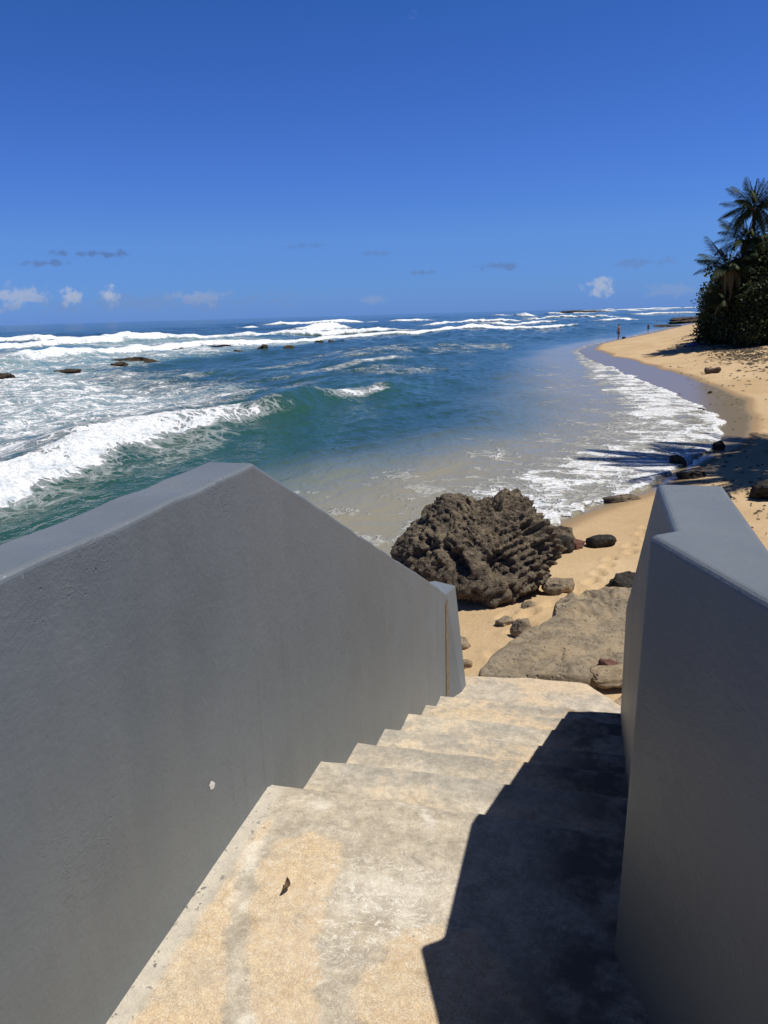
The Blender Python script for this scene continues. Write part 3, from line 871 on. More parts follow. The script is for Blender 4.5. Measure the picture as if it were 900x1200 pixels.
rw = thing('stair_wall', 'grey painted parapet wall on the landward side of the stair, in shade with a sunlit top', 'wall', (0, 0, 0))
RT = 1.083
RW_TOP = [(1.66, -2.2), (0.30, 1.256), (0.128, 1.660), (0.181, 1.702), (0.181, 2.17), (0.352, 2.17), (0.352, 1.50), (1.86, -2.2)]
RW_FOOT = [(1.58, -2.2), (0.201, 1.232), (0.033, 1.7075), (0.176, 1.712), (0.181, 2.17), (0.352, 2.17), (0.352, 1.50), (1.86, -2.2)]
bm = bmesh.new()
tv = [bm.verts.new((x, y, RT)) for x, y in RW_TOP]
fv = [bm.verts.new((x, y, -3.2)) for x, y in RW_FOOT]
en_i, en_o = bm.verts.new((0.288, 5.24, -0.46)), bm.verts.new((0.459, 5.24, -0.46))
ef_i, ef_o = bm.verts.new((0.288, 5.24, -3.2)), bm.verts.new((0.459, 5.24, -3.2))
bm.faces.new(tv)
for i in (0, 1, 2, 3, 5, 6, 7):
    j = (i + 1) % 8
    bm.faces.new((tv[i], fv[i], fv[j], tv[j]))
bm.faces.new((tv[4], en_i, en_o, tv[5]))
bm.faces.new((tv[4], fv[4], ef_i, en_i)); bm.faces.new((tv[5], en_o, ef_o, fv[5])); bm.faces.new((en_i, ef_i, ef_o, en_o))
bmesh.ops.recalc_face_normals(bm, faces=bm.faces)
me = bpy.data.meshes.new('wall_body'); bm.to_mesh(me); bm.free()
o = link_mesh('wall_body', me, PAINT, rw, smooth=False)
bv = o.modifiers.new('bevel', 'BEVEL'); bv.width = 0.016; bv.segments = 4; bv.limit_method = 'ANGLE'; bv.angle_limit = rad(15)

# ------------------------------------------------------------------ rocks
def noise3(V, scale, octv, seed, ridged=False):
    out = np.empty(len(V))
    o = Vector((seed * 13.7, seed * 7.1, seed * 3.3))
    for i, v in enumerate(V):
        p = Vector(v) * scale + o
        out[i] = mnoise.fractal(p, 0.9, 2.1, octv) if not ridged else mnoise.ridged_multi_fractal(p, 0.9, 2.1, octv, 1.0, 2.0)
    return out


def ico(sub):
    bm = bmesh.new()
    bmesh.ops.create_icosphere(bm, subdivisions=sub, radius=1)
    me = bpy.data.meshes.new('rock')
    bm.to_mesh(me); bm.free()
    V = np.empty(len(me.vertices) * 3, np.float32); me.vertices.foreach_get('co', V)
    return me, V.reshape(-1, 3).astype(float)


def boulder(name, size, sub, seed, mat, amp=0.22, box=0.55, parent=None, fine=0.06):
    """broken stone: sphere pushed towards a box, cut by random planes, roughened"""
    me, V = ico(sub)
    me.name = name
    r = random.Random(seed)
    U = V.copy()
    mx = np.abs(V).max(1, keepdims=True)
    V = V * (1 - box) + V / mx * box * 0.85
    for k in range(7):
        nrm = np.array([r.gauss(0, 1), r.gauss(0, 1), r.gauss(0, 1)]); nrm /= np.linalg.norm(nrm)
        dcut = r.uniform(0.55, 0.85)
        ex_ = np.clip(V @ nrm - dcut, 0, None)
        V -= ex_[:, None] * nrm * 0.85
    V += U * (noise3(U, 1.3, 4, seed)[:, None] * amp + noise3(U, 5.0, 3, seed + 5)[:, None] * fine)
    V *= np.array(size)
    me.vertices.foreach_set('co', V.astype(np.float32).ravel()); me.update()
    return me


def rock_thing(name, label, cat, size, loc, rotz, seed, mat, sub=4, group=None, amp=0.22, box=0.55, tilt=(0, 0), fine=0.06):
    me = boulder(name, size, sub, seed, mat, amp, box, fine=fine)
    o = link_mesh(name, me, mat)
    o.location = loc if loc[2] is not None else (loc[0], loc[1], max(ground(loc[0], loc[1]), -2.3) + 0.38 * size[2])
    o.rotation_euler = (tilt[0], tilt[1], rotz)
    return tag(o, label, cat, group)


# the big pitted rock by the foot of the stair
OUT = [(-2.47, -1.57), (-2.33, -1.35), (-2.06, -1.12), (-1.74, -0.83), (-1.53, -0.76), (-1.38, -0.87), (-1.16, -0.76), (-0.93, -0.61), (-0.77, -0.69),
       (-0.55, -0.92), (-0.33, -1.19), (-0.24, -1.41), (-0.30, -1.68), (-0.45, -1.98), (-0.80, -2.25), (-1.3, -2.3), (-1.9, -2.2), (-2.35, -1.95)]
cx, cz = -1.25, -1.55
ang = np.array([math.atan2(p[1] - cz, p[0] - cx) for p in OUT]); rd = np.array([math.hypot(p[0] - cx, p[1] - cz) for p in OUT])
o_ = np.argsort(ang); ang, rd = ang[o_], rd[o_]
ang = np.concatenate([ang - 2 * math.pi, ang, ang + 2 * math.pi]); rd = np.concatenate([rd] * 3)
me, U = ico(7)
me.name = 'big_rock'
th = np.arctan2(U[:, 2], U[:, 0])
sp = np.sqrt(np.clip(1 - U[:, 1] ** 2, 0, 1))
R = np.interp(th, ang, rd)
spq = sp ** 0.62
V = np.stack([R * np.cos(th) * spq, np.sign(U[:, 1]) * np.abs(U[:, 1]) ** 0.9 * 1.05, R * np.sin(th) * spq], -1)
# lean: the top sits further back, the belly overhangs in front
V[:, 1] *= 1 - 0.62 * smooth01(V[:, 2], -0.15, 0.85)
V[:, 1] += 0.12 * V[:, 2]
und = 1 - 0.32 * smooth01(-V[:, 2], 0.15, 0.65)
V[:, 0] *= und; V[:, 1] *= und
nA = noise3(V, 1.3, 4, 3)
nB = noise3(V, 3.2, 5, 9, True)
nC = noise3(V, 11.0, 5, 15)
nD = noise3(V, 30.0, 3, 27)
# broad broken faces
rq = random.Random(12)
N = V / (np.linalg.norm(V, axis=1, keepdims=True) + 1e-9)
fac = np.zeros(len(V))
for k in range(34):
    nr = np.array([rq.gauss(0, 1), rq.gauss(0, 1), rq.gauss(0, 1)]); nr /= np.linalg.norm(nr)
    sup = (V @ nr).max()
    fac = np.maximum(fac, np.clip(V @ nr - sup * rq.uniform(0.74, 0.92), 0, 0.20) * 0.9)
# tilted beds stand out as ledges on the right half
bed = (V[:, 0] * -0.50 + V[:, 2] * 0.86 + V[:, 1] * 0.25) + nA * 0.05
ph_ = np.mod(bed / 0.105, 1.0)
bedn = np.where(ph_ < 0.72, ph_ / 0.72, (1 - ph_) / 0.28)
bedw = smooth01(V[:, 0] + 0.3 * nA, -0.15, 0.35)
cells = np.empty(len(V)); cell2 = np.empty(len(V)); turb = np.empty(len(V))
for i, v in enumerate(V):
    w_ = Vector((nA[i] * 1.2 + nC[i] * .3, nB[i] * 0.8, nC[i] * 0.5 - nA[i]))
    d1 = mnoise.voronoi(Vector(v) * 2.6 + w_ * 0.55)[0]
    cells[i] = d1[1] - d1[0]
    d2 = mnoise.voronoi(Vector(v) * 7.5 + w_ * 1.1)[0]
    cell2[i] = d2[1] - d2[0]
    turb[i] = mnoise.turbulence(Vector(v) * 4.0, 5, True)
crack = smooth01(cells, 0.13, 0.0) + 0.40 * smooth01(cell2, 0.14, 0.0) * smooth01(nA, -0.3, 0.3)
nE = noise3(V, 2.4, 3, 41)
hollow = smooth01(nE, 0.22, 0.55)
disp = nA * 0.10 + (nB - 1.0) * 0.024 - (turb - 0.6) * 0.045 + nC * 0.020 + nD * 0.020 + (bedn - 0.5) * 0.070 * bedw - crack * 0.045 - hollow * 0.15 - fac
V = V + N * disp[:, None]
me.vertices.foreach_set('co', V.astype(np.float32).ravel()); me.update()
o = link_mesh('big_rock', me, ROCK_BIG)
o.location = (cx - 0.02, 9.62, cz)
o.scale = (1.07, 1.0, 1.03)
tag(o, 'big brown pitted rock with tilted layers at the water edge beyond the stair', 'rock')

# long flat slab just below the steps
SL = [(-0.88, 6.16), (-0.90, 6.30), (-0.84, 6.55), (-0.72, 6.86), (-0.60, 7.18), (-0.40, 7.42), (-0.30, 7.55), (-0.32, 7.82), (-0.18, 8.02), (0.05, 8.16), (0.6, 8.35), (0.95, 8.1),
      (1.0, 7.2), (0.95, 6.72), (0.50, 6.50), (0.25, 6.34), (0.06, 6.24), (-0.15, 6.22), (-0.45, 6.20), (-0.7, 6.17)]
xs = np.linspace(-1.05, 1.15, 150); ysl = np.linspace(6.05, 8.5, 165)
Xs, Ys = np.meshgrid(xs, ysl)
dn = 0.05 * (fbm2(Xs * 5, Ys * 5, 4, 41) - 0.5)
ds = np.abs(signed_dist(Xs, Ys, SL + [SL[0]])); ds = np.where(in_poly(Xs, Ys, SL), ds, -ds) + dn + 0.05
topz = -1.515 + 0.045 * (Ys - 6.2) * 0.4 + 0.10 * (fbm2(Xs * 1.4, Ys * 1.4, 4, 43) - 0.5) + 0.025 * (fbm2(Xs * 7, Ys * 7, 3, 47) - 0.5)
rimz = smooth01(Ys - 0.25 * Xs, 7.55, 7.75) * (0.06 + 0.11 * (fbm2(Xs * 9, Ys * 9, 3, 49) - 0.5))
pit_ = smooth01(fbm2(Xs * 5, Ys * 5, 3, 53), 0.60, 0.72)
topz = topz + rimz - 0.02 * pit_
rise = smooth01(ds, -0.02, 0.085)
Zs = -2.05 + (topz + 2.05) * rise
sme = grid_mesh('rock_slab', Xs, Ys, Zs)
o = link_mesh('rock_slab', sme, ROCK_SLAB)
tag(o, 'long flat weathered rock slab lying against the lowest step', 'rock')

rock_thing('stone_slab', 'pale flat broken stone tilted beside the corner of the lowest step', 'stone', (0.30, 0.15, 0.05), (0.36, 6.36, -1.50), rad(14), 31, ROCK_TAN, 4, tilt=(rad(8), rad(-6)), amp=0.12, box=0.8)
rock_thing('stone', 'brown stone wedged under the pale flat stone by the lowest step', 'stone', (0.26, 0.20, 0.15), (0.46, 6.08, -1.68), rad(-18), 32, ROCK_TAN, 4, amp=0.15, box=0.7)
rock_thing('stone', 'red brown stone jammed at the near edge of the rock slab', 'stone', (0.13, 0.10, 0.10), (0.24, 6.52, -1.57), rad(30), 33, ROCK_RED, 4, amp=0.15, box=0.7, tilt=(0.3, 0.4))
rock_thing('stone', 'rounded brown stone standing at the far left corner of the rock slab', 'stone', (0.11, 0.10, 0.13), (-0.62, 7.62, None), 0.4, 34, ROCK_SLAB, 4, amp=0.2)
rock_thing('stone', 'flat stone half buried in the sand between slab and big rock', 'stone', (0.12, 0.09, 0.05), (-0.84, 8.0, None), 0.7, 35, ROCK_SLAB, 4)
rock_thing('stone', 'low stone in the sand next to the foot of the seaward wall', 'stone', (0.15, 0.12, 0.08), (-1.28, 7.40, None), 0.2, 36, ROCK_SLAB, 4)
rock_thing('stone', 'small pale stone in the sand beside the rock slab edge', 'stone', (0.07, 0.06, 0.05), (-1.08, 6.9, None), 0.2, 39, ROCK_TAN, 3)
rock_thing('stone', 'mossy rectangular block in the sand at the right end of the big rock', 'rock', (0.24, 0.15, 0.13), (-0.28, 9.10, None), rad(14), 37, ROCK_SLAB, 4, box=0.85, amp=0.1)
rock_thing('stone', 'knobbly small stones stuck below the big rock overhang', 'stone', (0.10, 0.07, 0.06), (-0.60, 8.55, None), 0.6, 38, ROCK_SLAB, 3)
rock_thing('boulder', 'dark squarish boulder in the sand just beyond the landward wall', 'rock', (0.27, 0.24, 0.22), (0.52, 8.95, None), rad(10), 40, ROCK_DARK, 5, box=0.7, amp=0.15)
rock_thing('boulder', 'dark oval stone on the sand behind the big rock', 'rock', (0.27, 0.20, 0.13), (0.22, 11.8, None), rad(8), 41, ROCK_DARK, 4, amp=0.12)
rock_thing('boulder', 'dark lump against the right flank of the big rock', 'rock', (0.20, 0.20, 0.20), (-0.36, 11.5, None), rad(40), 42, ROCK_DARK, 4)
rock_thing('boulder', 'low reddish stone between the oval stone and the big rock', 'rock', (0.14, 0.12, 0.10), (-0.14, 11.7, None), rad(40), 43, ROCK_RED, 4)
rock_thing('boulder', 'rounded grey brown rock behind the shoulder of the big rock', 'rock', (0.32, 0.25, 0.26), (-0.50, 12.0, None), rad(20), 44, ROCK_BIG, 4)
rock_thing('boulder', 'flat dark rock in the swash edge, nearest to the landward wall', 'rock', (0.38, 0.22, 0.09), (0.62, 15.5, None), rad(25), 45, ROCK_BIG, 4)
rock_thing('boulder', 'black rock standing in the foam under the tree shadow', 'rock', (0.22, 0.18, 0.20), (2.08, 19.4, None), rad(10), 46, ROCK_DARK, 4)
rock_thing('boulder', 'small black pointed rock higher up in the shaded swash', 'rock', (0.19, 0.16, 0.17), (3.3, 21.7, None), rad(60), 47, ROCK_DARK, 4)
rock_thing('boulder', 'jagged dark low rock on damp sand past the wall end', 'rock', (0.34, 0.20, 0.13), (2.2, 17.7, None), rad(5), 48, ROCK_DARK, 4, amp=0.35)
rock_thing('boulder', 'big dark rock at the right edge of the sunlit sand', 'rock', (0.48, 0.34, 0.24), (3.38, 15.0, None), rad(10), 49, ROCK_DARK, 4, amp=0.3)
rock_thing('stone', 'small dark stone on the sand at the edge of the tree shade', 'stone', (0.13, 0.11, 0.06), (2.5, 15.2, None), 0.3, 50, ROCK_DARK, 3)
for i, (px, py, s, lb) in enumerate([(3.9, 30.2, .16, 'tiny dark pebble on wet sand above the swash tip'), (5.3, 22.6, .12, 'tiny dark stone on dry sand above the tree shade'),
                                     (5.6, 23.0, .10, 'small dark scrap on dry sand beside another near the tree shade'), (4.8, 35.0, .12, 'dark stone at the upper edge of the wet sand')]):
    rock_thing('pebble', lb, 'stone', (s, s * .8, s * .6), (px, py, ground(px, py) + 0.03), 0.4 * i, 60 + i, ROCK_DARK, 3)

# reef rocks out in the water
REEF = [((-40.2, 62.5), (5.2, 1.9, 0.72), 0.25, 'long brown reef rock in the foam, widest of the reef'),
        ((-38.2, 57.5), (1.3, 1.0, 0.45), 0.1, 'small brown rock at the near end of the long reef rock'),
        ((-40.6, 70.5), (2.6, 1.3, 0.42), 0.15, 'flat brown rock at the far end of the long reef rock'),
        ((-39.2, 45.0), (1.6, 1.2, 0.55), 0.3, 'reef rock at the left edge of the photo'),
        ((-38.8, 51.5), (2.6, 0.7, 0.26), 0.2, 'thin dark reef ledge awash right of the leftmost reef rock'),
        ((-46.5, 92.0), (5.0, 1.2, 0.50), 0.2, 'long thin dark ledge close below the white breaker'),
        ((-47.5, 84.0), (1.4, 1.0, 0.60), 0.2, 'dark rock at the left end of the thin ledge below the breaker'),
        ((-36.8, 84.0), (1.9, 1.2, 0.72), 0.2, 'rounded brown reef rock right of the thin ledge'),
        ((-34.8, 87.0), (1.3, 0.9, 0.55), 0.4, 'smaller brown rock just right of the rounded reef rock'),
        ((-38.6, 81.0), (1.2, 0.8, 0.30), 0.4, 'low dark rock just left of the rounded reef rock'),
        ((-35.8, 100.5), (0.9, 0.8, 0.62), 0.0, 'leftmost of three dark rocks in a row in the water'),
        ((-34.6, 102.0), (0.8, 0.7, 0.60), 0.8, 'middle one of three dark rocks in a row in the water'),
        ((-33.3, 103.0), (0.8, 0.7, 0.52), 0.5, 'rightmost of three dark rocks in a row in the water'),
        ((-29.6, 106.0), (1.4, 0.8, 0.40), 0.5, 'low dark rock alone in blue water right of the row of three'),
        ((-49.5, 76.0), (0.9, 0.8, 0.42), 0.5, 'tiny dark rock under the white roller'),
        ((-49.0, 79.5), (1.0, 0.8, 0.42), 0.9, 'tiny dark rock under the roller near the thin ledge')]
for i, ((x, y), sz, rz, lb) in enumerate(REEF):
    rock_thing('reef_rock', lb, 'rock', (sz[0] * 0.48, sz[1] * 0.85, sz[2] * 0.72), (x, y, ZS + 0.12), rz - 0.35, 80 + i, ROCK_REEF, 4, group='reef rocks standing in the sea', amp=0.42, fine=0.14)
# rock shelf of the far point
for i, (x, y, a, b, h, lb) in enumerate([(13.0, 158, 3, 6, 0.40, 'dark rock shelf at the waterline, nearest of the far point'),
                                        (20.5, 195, 5, 13, 0.6, 'dark rock shelf running out from the far end of the beach'),
                                        (27.0, 225, 6, 12, 0.9, 'higher brown rock shelf at the foot of the far trees'),
                                        (11.0, 210, 4, 7, 0.3, 'low dark rocks awash off the far point'),
                                        (-12.0, 760, 30, 26, 2.0, 'dark islet of reef on the horizon between white waves')]):
    rock_thing('rock_shelf', lb, 'rock', (a, b, h), (x, y, ZS - 0.05), -0.3, 120 + i, ROCK_REEF, 4, amp=0.5, fine=0.2)
# log and drift on the far sand
def log_mesh(name, L, r, seed, bend=0.15, nseg=12, nr=10):
    rr = random.Random(seed)
    bm = bmesh.new()
    rings = []
    for i in range(nseg + 1):
        t = i / nseg
        cx_ = (t - 0.5) * L; cy_ = bend * math.sin(t * 3.1) * L; cz_ = 0.06 * L * math.sin(t * 5 + seed)
        rad_ = r * (1 - 0.35 * t) * (0.55 if i in (0, nseg) else 1)
        rings.append([bm.verts.new((cx_, cy_ + rad_ * math.cos(a) * rr.uniform(.85, 1.15), cz_ + rad_ * math.sin(a) * rr.uniform(.85, 1.15))) for a in np.linspace(0, 2 * math.pi, nr, endpoint=False)])
    for A, B_ in zip(rings[:-1], rings[1:]):
        for k in range(nr): bm.faces.new((A[k], A[(k + 1) % nr], B_[(k + 1) % nr], B_[k]))
    bm.faces.new(rings[0][::-1]); bm.faces.new(rings[-1])
    bmesh.ops.recalc_face_normals(bm, faces=bm.faces)
    me = bpy.data.meshes.new(name); bm.to_mesh(me); bm.free()
    return me


def put_log(label, L, r, x, y, rz, seed, mat=WOOD, name='driftwood_log', lift=None):
    o = link_mesh(name, log_mesh(name, L, r, seed, 0.05), mat)
    o.location = (x, y, ground(x, y) + (r * 0.8 if lift is None else lift)); o.rotation_euler = (0, 0, rz)
    return tag(o, label, 'log')


put_log('short thick brown log lying on the open sand', 0.78, 0.18, 5.9, 42.6, rad(-16), 3)
put_log('thin dark branch on the sand left of the bushes', 2.2, 0.08, 7.3, 63.9, rad(46), 4, name='driftwood_branch')
put_log('dark stump lying at the right end of the branch by the bushes', 0.8, 0.24, 8.05, 63.0, rad(60), 5, name='driftwood_stump')
me = boulder('beach_towel', (0.55, 0.40, 0.16), 3, 9, BAGM, 0.3, 0.4)
o = link_mesh('beach_towel', me, BAGM); o.location = (7.25, 62.8, ground(7.25, 62.8) + 0.12)
tag(o, 'bundled purple cloth on the sand beside the dark branch', 'towel')

# weed and leaf litter under the trees
def litter(name, spots, seed, label_kind='stuff'):
    r = np.random.RandomState(seed)
    P = []
    for (x, y, sx_, sy_, n, big) in spots:
        for _ in range(n):
            P.append((x + r.normal() * sx_, y + r.normal() * sy_, big * r.uniform(0.5, 1.4)))
    V, F = [], []
    P = np.array(P)
    gz = sand_z(P[:, 0:1], P[:, 1:2], signed_dist(P[:, 0:1], P[:, 1:2], SHORE))[:, 0]
    for (x, y, s), z in zip(P, gz):
        a = r.uniform(0, 6.28); ca, sa = math.cos(a), math.sin(a)
        i = len(V); w = s * r.uniform(0.15, 0.6)
        t = r.uniform(0.02, 0.25) * s
        for lx, ly, lz in ((-s, -w, 0.01), (s, -w * .6, .01 + t), (s * 0.8, w * .7, .02 + t), (-s * .9, w, .02), (0, 0, 0.05 * s + t + .03)):
            V.append((x + lx * ca - ly * sa, y + lx * sa + ly * ca, z + lz))
        F += [(i, i + 1, i + 4), (i + 1, i + 2, i + 4), (i + 2, i + 3, i + 4), (i + 3, i, i + 4)]
    me = bpy.data.meshes.new(name); raw_mesh(me, np.array(V), np.array(F))
    o = link_mesh(name, me, LITTER, smooth=False)
    o['kind'] = 'stuff'
    return o


litter('leaf_litter', [(8.9, 52, 0.8, 5, 900, 0.13), (7.3, 45, 1.2, 5, 120, 0.09), (9.5, 62, 1.0, 6, 400, 0.13), (5.5, 30, 0.9, 5, 60, 0.05), (4.2, 19, 0.9, 2.5, 90, 0.05), (3.2, 15.5, .6, 1.2, 60, 0.045), (2.8, 12.5, .5, 1.2, 40, 0.03)], 5)
# dry leaf on the landing
bm = bmesh.new()
pts = []
for i in range(9):
    t = i / 8
    w = 0.011 * math.sin(math.pi * min(1, t * 0.9 + 0.1)) ** 0.7
    y_ = (t - 0.5) * 0.062; z_ = 0.006 + 0.012 * (2 * t - 1) ** 2; x_ = 0.006 * math.sin(t * 3)
    pts.append([bm.verts.new((x_ - w, y_, z_ + 0.008)), bm.verts.new((x_, y_, z_)), bm.verts.new((x_ + w, y_ + 0.003, z_ + 0.010))])
for a, b in zip(pts[:-1], pts[1:]):
    bm.faces.new((a[0], a[1], b[1], b[0])); bm.faces.new((a[1], a[2], b[2], b[1]))
me = bpy.data.meshes.new('dry_leaf'); bm.to_mesh(me); bm.free()
o = link_mesh('dry_leaf', me, DRYLEAF); o.location = (-0.772, 1.678, 0.004); o.rotation_euler = (0, 0, rad(12)); o.scale = (0.8, 0.66, 0.8)
tag(o, 'small curled brown dry leaf on the landing', 'leaf')

# ------------------------------------------------------------------ trees
def tint_attr(me, vals):
    at = me.attributes.new('tint', 'FLOAT', 'POINT')
    at.data.foreach_set('value', np.ascontiguousarray(vals, np.float32))


def frond_mesh(L, droop, seed, nleaf=46):
    """one palm frond along +X, arching in XZ"""
    r = random.Random(seed)
    V, F, T = [], [], []
    def mid(t):
        a0 = 0.0
        x = L * (t - 0.12 * droop * t ** 3); z = L * (0.10 * t - 0.42 * droop * t ** 2.4)
        return np.array((x, 0, z))
    n = 14
    for i in range(n):                                  # rachis, a thin three-sided stalk
        t = i / (n - 1); p = mid(t); w = 0.028 * (1 - 0.8 * t)
        for k in range(3):
            a = k * 2.094
            V.append(p + np.array((0, w * math.cos(a), w * math.sin(a)))); T.append(0.9)
        if i:
            b = 3 * i
            for k in range(3):
                k2 = (k + 1) % 3
                F.append((b - 3 + k, b - 3 + k2, b + k2, b + k))
    for s in (-1, 1):
        for i in range(nleaf):
            t = 0.13 + 0.86 * (i + r.uniform(0, .6)) / nleaf
            p = mid(t); tg = mid(min(1, t + 0.02)) - p; tg /= np.linalg.norm(tg) + 1e-9
            ll = L * (0.20 * math.sin(math.pi * (0.18 + 0.78 * t)) + 0.03) * r.uniform(0.8, 1.15)
            side = np.array((0, s, 0))
            d = tg * 0.75 + side * 0.55 + np.array((0, 0, -0.20 - 0.5 * r.random() - 0.5 * droop * t))
            d /= np.linalg.norm(d)
            wv = tg * 0.5 - np.array((0, 0, 0.5)); wv = wv / np.linalg.norm(wv) * L * 0.0095
            q1 = p + d * ll * 0.5 + np.array((0, 0, -0.02 * ll)); q2 = p + d * ll + np.array((0, 0, -0.22 * ll - 0.1 * ll * r.random()))
            b = len(V); tv = r.uniform(0, .8)
            V += [p - wv * 0.8, p + wv * 0.8, q1 + wv * 1.7, q1 - wv * 1.7, q2 + wv * .4, q2 - wv * .3]; T += [tv] * 6
            F += [(b, b + 1, b + 2, b + 3), (b + 3, b + 2, b + 4, b + 5)]
    me = bpy.data.meshes.new('frond'); raw_mesh(me, np.array(V), np.array(F)); tint_attr(me, T)
    return me


FRONDS = [frond_mesh(2.9, d, 10 + i, 58) for i, d in enumerate((0.35, 0.65, 1.0, 1.5))]
for f in FRONDS: f.materials.append(FROND)
FRONDS_DRY = [frond_mesh(2.3, d, 30 + i, 26) for i, d in enumerate((1.6, 2.1))]
for f in FRONDS_DRY: f.materials.clear(); f.materials.append(FROND_DRY)


def trunk_mesh(h, r0, r1, lean, seed):
    rr = random.Random(seed)
    bm = bmesh.new(); rings = []
    n = max(10, int(h / 0.22))
    for i in range(n + 1):
        t = i / n
        c = Vector((lean[0] * t ** 1.6, lean[1] * t ** 1.6, h * t))
        rr_ = (r0 + (r1 - r0) * t + (0.5 * r0 * max(0, 1 - t * 12))) * (1.0 + (0.07 if i % 2 else -0.03))
        rings.append([bm.verts.new(c + Vector((rr_ * math.cos(a), rr_ * math.sin(a), 0))) for a in np.linspace(0, 2 * math.pi, 9, endpoint=False)])
    for A, B_ in zip(rings[:-1], rings[1:]):
        for k in range(9): bm.faces.new((A[k], A[(k + 1) % 9], B_[(k + 1) % 9], B_[k]))
    bm.faces.new(rings[-1])
    me = bpy.data.meshes.new('trunk'); bm.to_mesh(me); bm.free()
    return me


def palm(label, x, y, h, lean, scale, nfr, seed, dry=2, up=0.5, lo=-0.5, group='coconut palms by the beach', aim=None):
    gz = ground(x, y)
    t = thing('palm_tree', label, 'palm tree', (x, y, gz - 0.1), (0, 0, 0), group)
    link_mesh('trunk', trunk_mesh(h, 0.17, 0.10, lean, seed), BARK, t)
    r = random.Random(seed)
    for i in range(nfr):
        az = i * 2.399 + r.uniform(-.25, .25)
        f = (i + 0.5) / nfr
        el = up - (up - lo) * f + r.uniform(-.12, .12)     # young fronds stand up, old ones hang
        kd = min(3, int(f * 3.6))
        isdry = i >= nfr - dry
        me = FRONDS_DRY[r.randint(0, 1)] if isdry else FRONDS[kd]
        fr = link_mesh('frond', me, None, t, smooth=False)
        fr.location = (lean[0], lean[1], h)
        fr.rotation_euler = (r.uniform(-.35, .35), -el, az)
        s = scale * r.uniform(0.85, 1.1) * (0.8 if f < 0.15 else 1)
        fr.scale = (s, s, s)
        if isdry: fr['label'] = 'dry yellow brown frond'
    return t


palm('tall coconut palm rising above the bushes at the right edge', 10.7, 61.0, 9.0, (-0.50, -0.4), 0.95, 34, 1, 2, 1.35, -0.45)
palm('middle height palm with upright fronds half sunk in the bushes', 10.2, 61.5, 6.9, (-0.3, -1.5), 0.85, 28, 2, 1, 1.3, -0.2)
palm('low palm with drooping dry fronds reaching out over the beach', 9.7, 62.0, 5.2, (-0.95, -2.6), 0.95, 30, 3, 9, 1.1, -0.5)
palm('short palm at the lower left of the bushes', 9.6, 61.0, 3.0, (-0.9, -2.0), 0.7, 22, 4, 2, 1.0, -0.2)
# trees just out of the picture on the right, whose shade falls across the sand and the swash
palm('coconut palm above the near beach, out of the picture, shading the swash', 8.0, 20.2, 9.4, (-0.2, 0.2), 1.15, 28, 5, 3, 1.2, -0.7)
palm('coconut palm above the near beach, out of the picture, furthest from the stair', 9.1, 22.0, 8.2, (-0.2, 0.2), 1.15, 28, 6, 3, 1.2, -0.7)
palm('coconut palm above the near beach, out of the picture, closest to the stair', 8.5, 18.2, 8.6, (-0.3, 0.1), 1.05, 26, 7, 3, 1.2, -0.7)


def crown_mesh(clumps, nleaf, lsize, seed):
    """round leathery leaves gathered in clumps over several lobes"""
    r = np.random.RandomState(seed)
    V, F, T = [], [], []
    tot = sum(c[3] ** 2 for c in clumps)
    for (cx_, cy_, cz_, cr) in clumps:
        n = int(nleaf * cr * cr / tot)
        nk = max(6, int(n / 26))
        kd = r.normal(size=(nk, 3)); kd /= np.linalg.norm(kd, axis=1, keepdims=True)
        kr = cr * r.uniform(0.55, 1.12, nk)
        kp = kd * kr[:, None] * np.array((1, 1, 0.9)) + np.array((cx_, cy_, cz_))
        for p in kp:
            m = r.randint(14, 36)
            tone = r.uniform(0, 0.7)
            for _ in range(m):
                q = p + r.normal(size=3) * 0.24 * (0.6 + 0.4 * cr)
                nrm = r.normal(size=3) + np.array((0, 0, 0.9)); nrm /= np.linalg.norm(nrm)
                u = np.cross(nrm, r.normal(size=3)); u /= np.linalg.norm(u) + 1e-9
                w = np.cross(nrm, u)
                s = lsize * r.uniform(0.6, 1.25)
                b = len(V)
                for k in range(6):
                    a = k * math.pi / 3
                    V.append(q + s * (u * math.cos(a) + w * math.sin(a) * 0.85) + nrm * s * 0.22 * abs(math.cos(a)))
                T += [np.clip(tone + r.uniform(-.15, .3), 0, 1)] * 6
                F += [(b, b + 1, b + 2, b + 3), (b, b + 3, b + 4, b + 5)]
    me = bpy.data.meshes.new('crown'); raw_mesh(me, np.array(V), np.array(F)); tint_attr(me, T)
    return me


def branch_mesh(clumps, seed, r0=0.11):
    rr = random.Random(seed)
    bm = bmesh.new()
    for (cx_, cy_, cz_, cr) in clumps:
        bx, by = cx_ * 0.25, cy_ * 0.25
        rings = []
        for i in range(7):
            t = i / 6
            c = Vector((bx + (cx_ - bx) * t + rr.uniform(-.08, .08), by + (cy_ - by) * t + rr.uniform(-.08, .08), cz_ * t))
            q = r0 * (1 - 0.75 * t)
            rings.append([bm.verts.new(c + Vector((q * math.cos(a), q * math.sin(a), 0))) for a in np.linspace(0, 2 * math.pi, 6, endpoint=False)])
        for A, B_ in zip(rings[:-1], rings[1:]):
            for k in range(6): bm.faces.new((A[k], A[(k + 1) % 6], B_[(k + 1) % 6], B_[k]))
    me = bpy.data.meshes.new('trunk'); bm.to_mesh(me); bm.free()
    return me


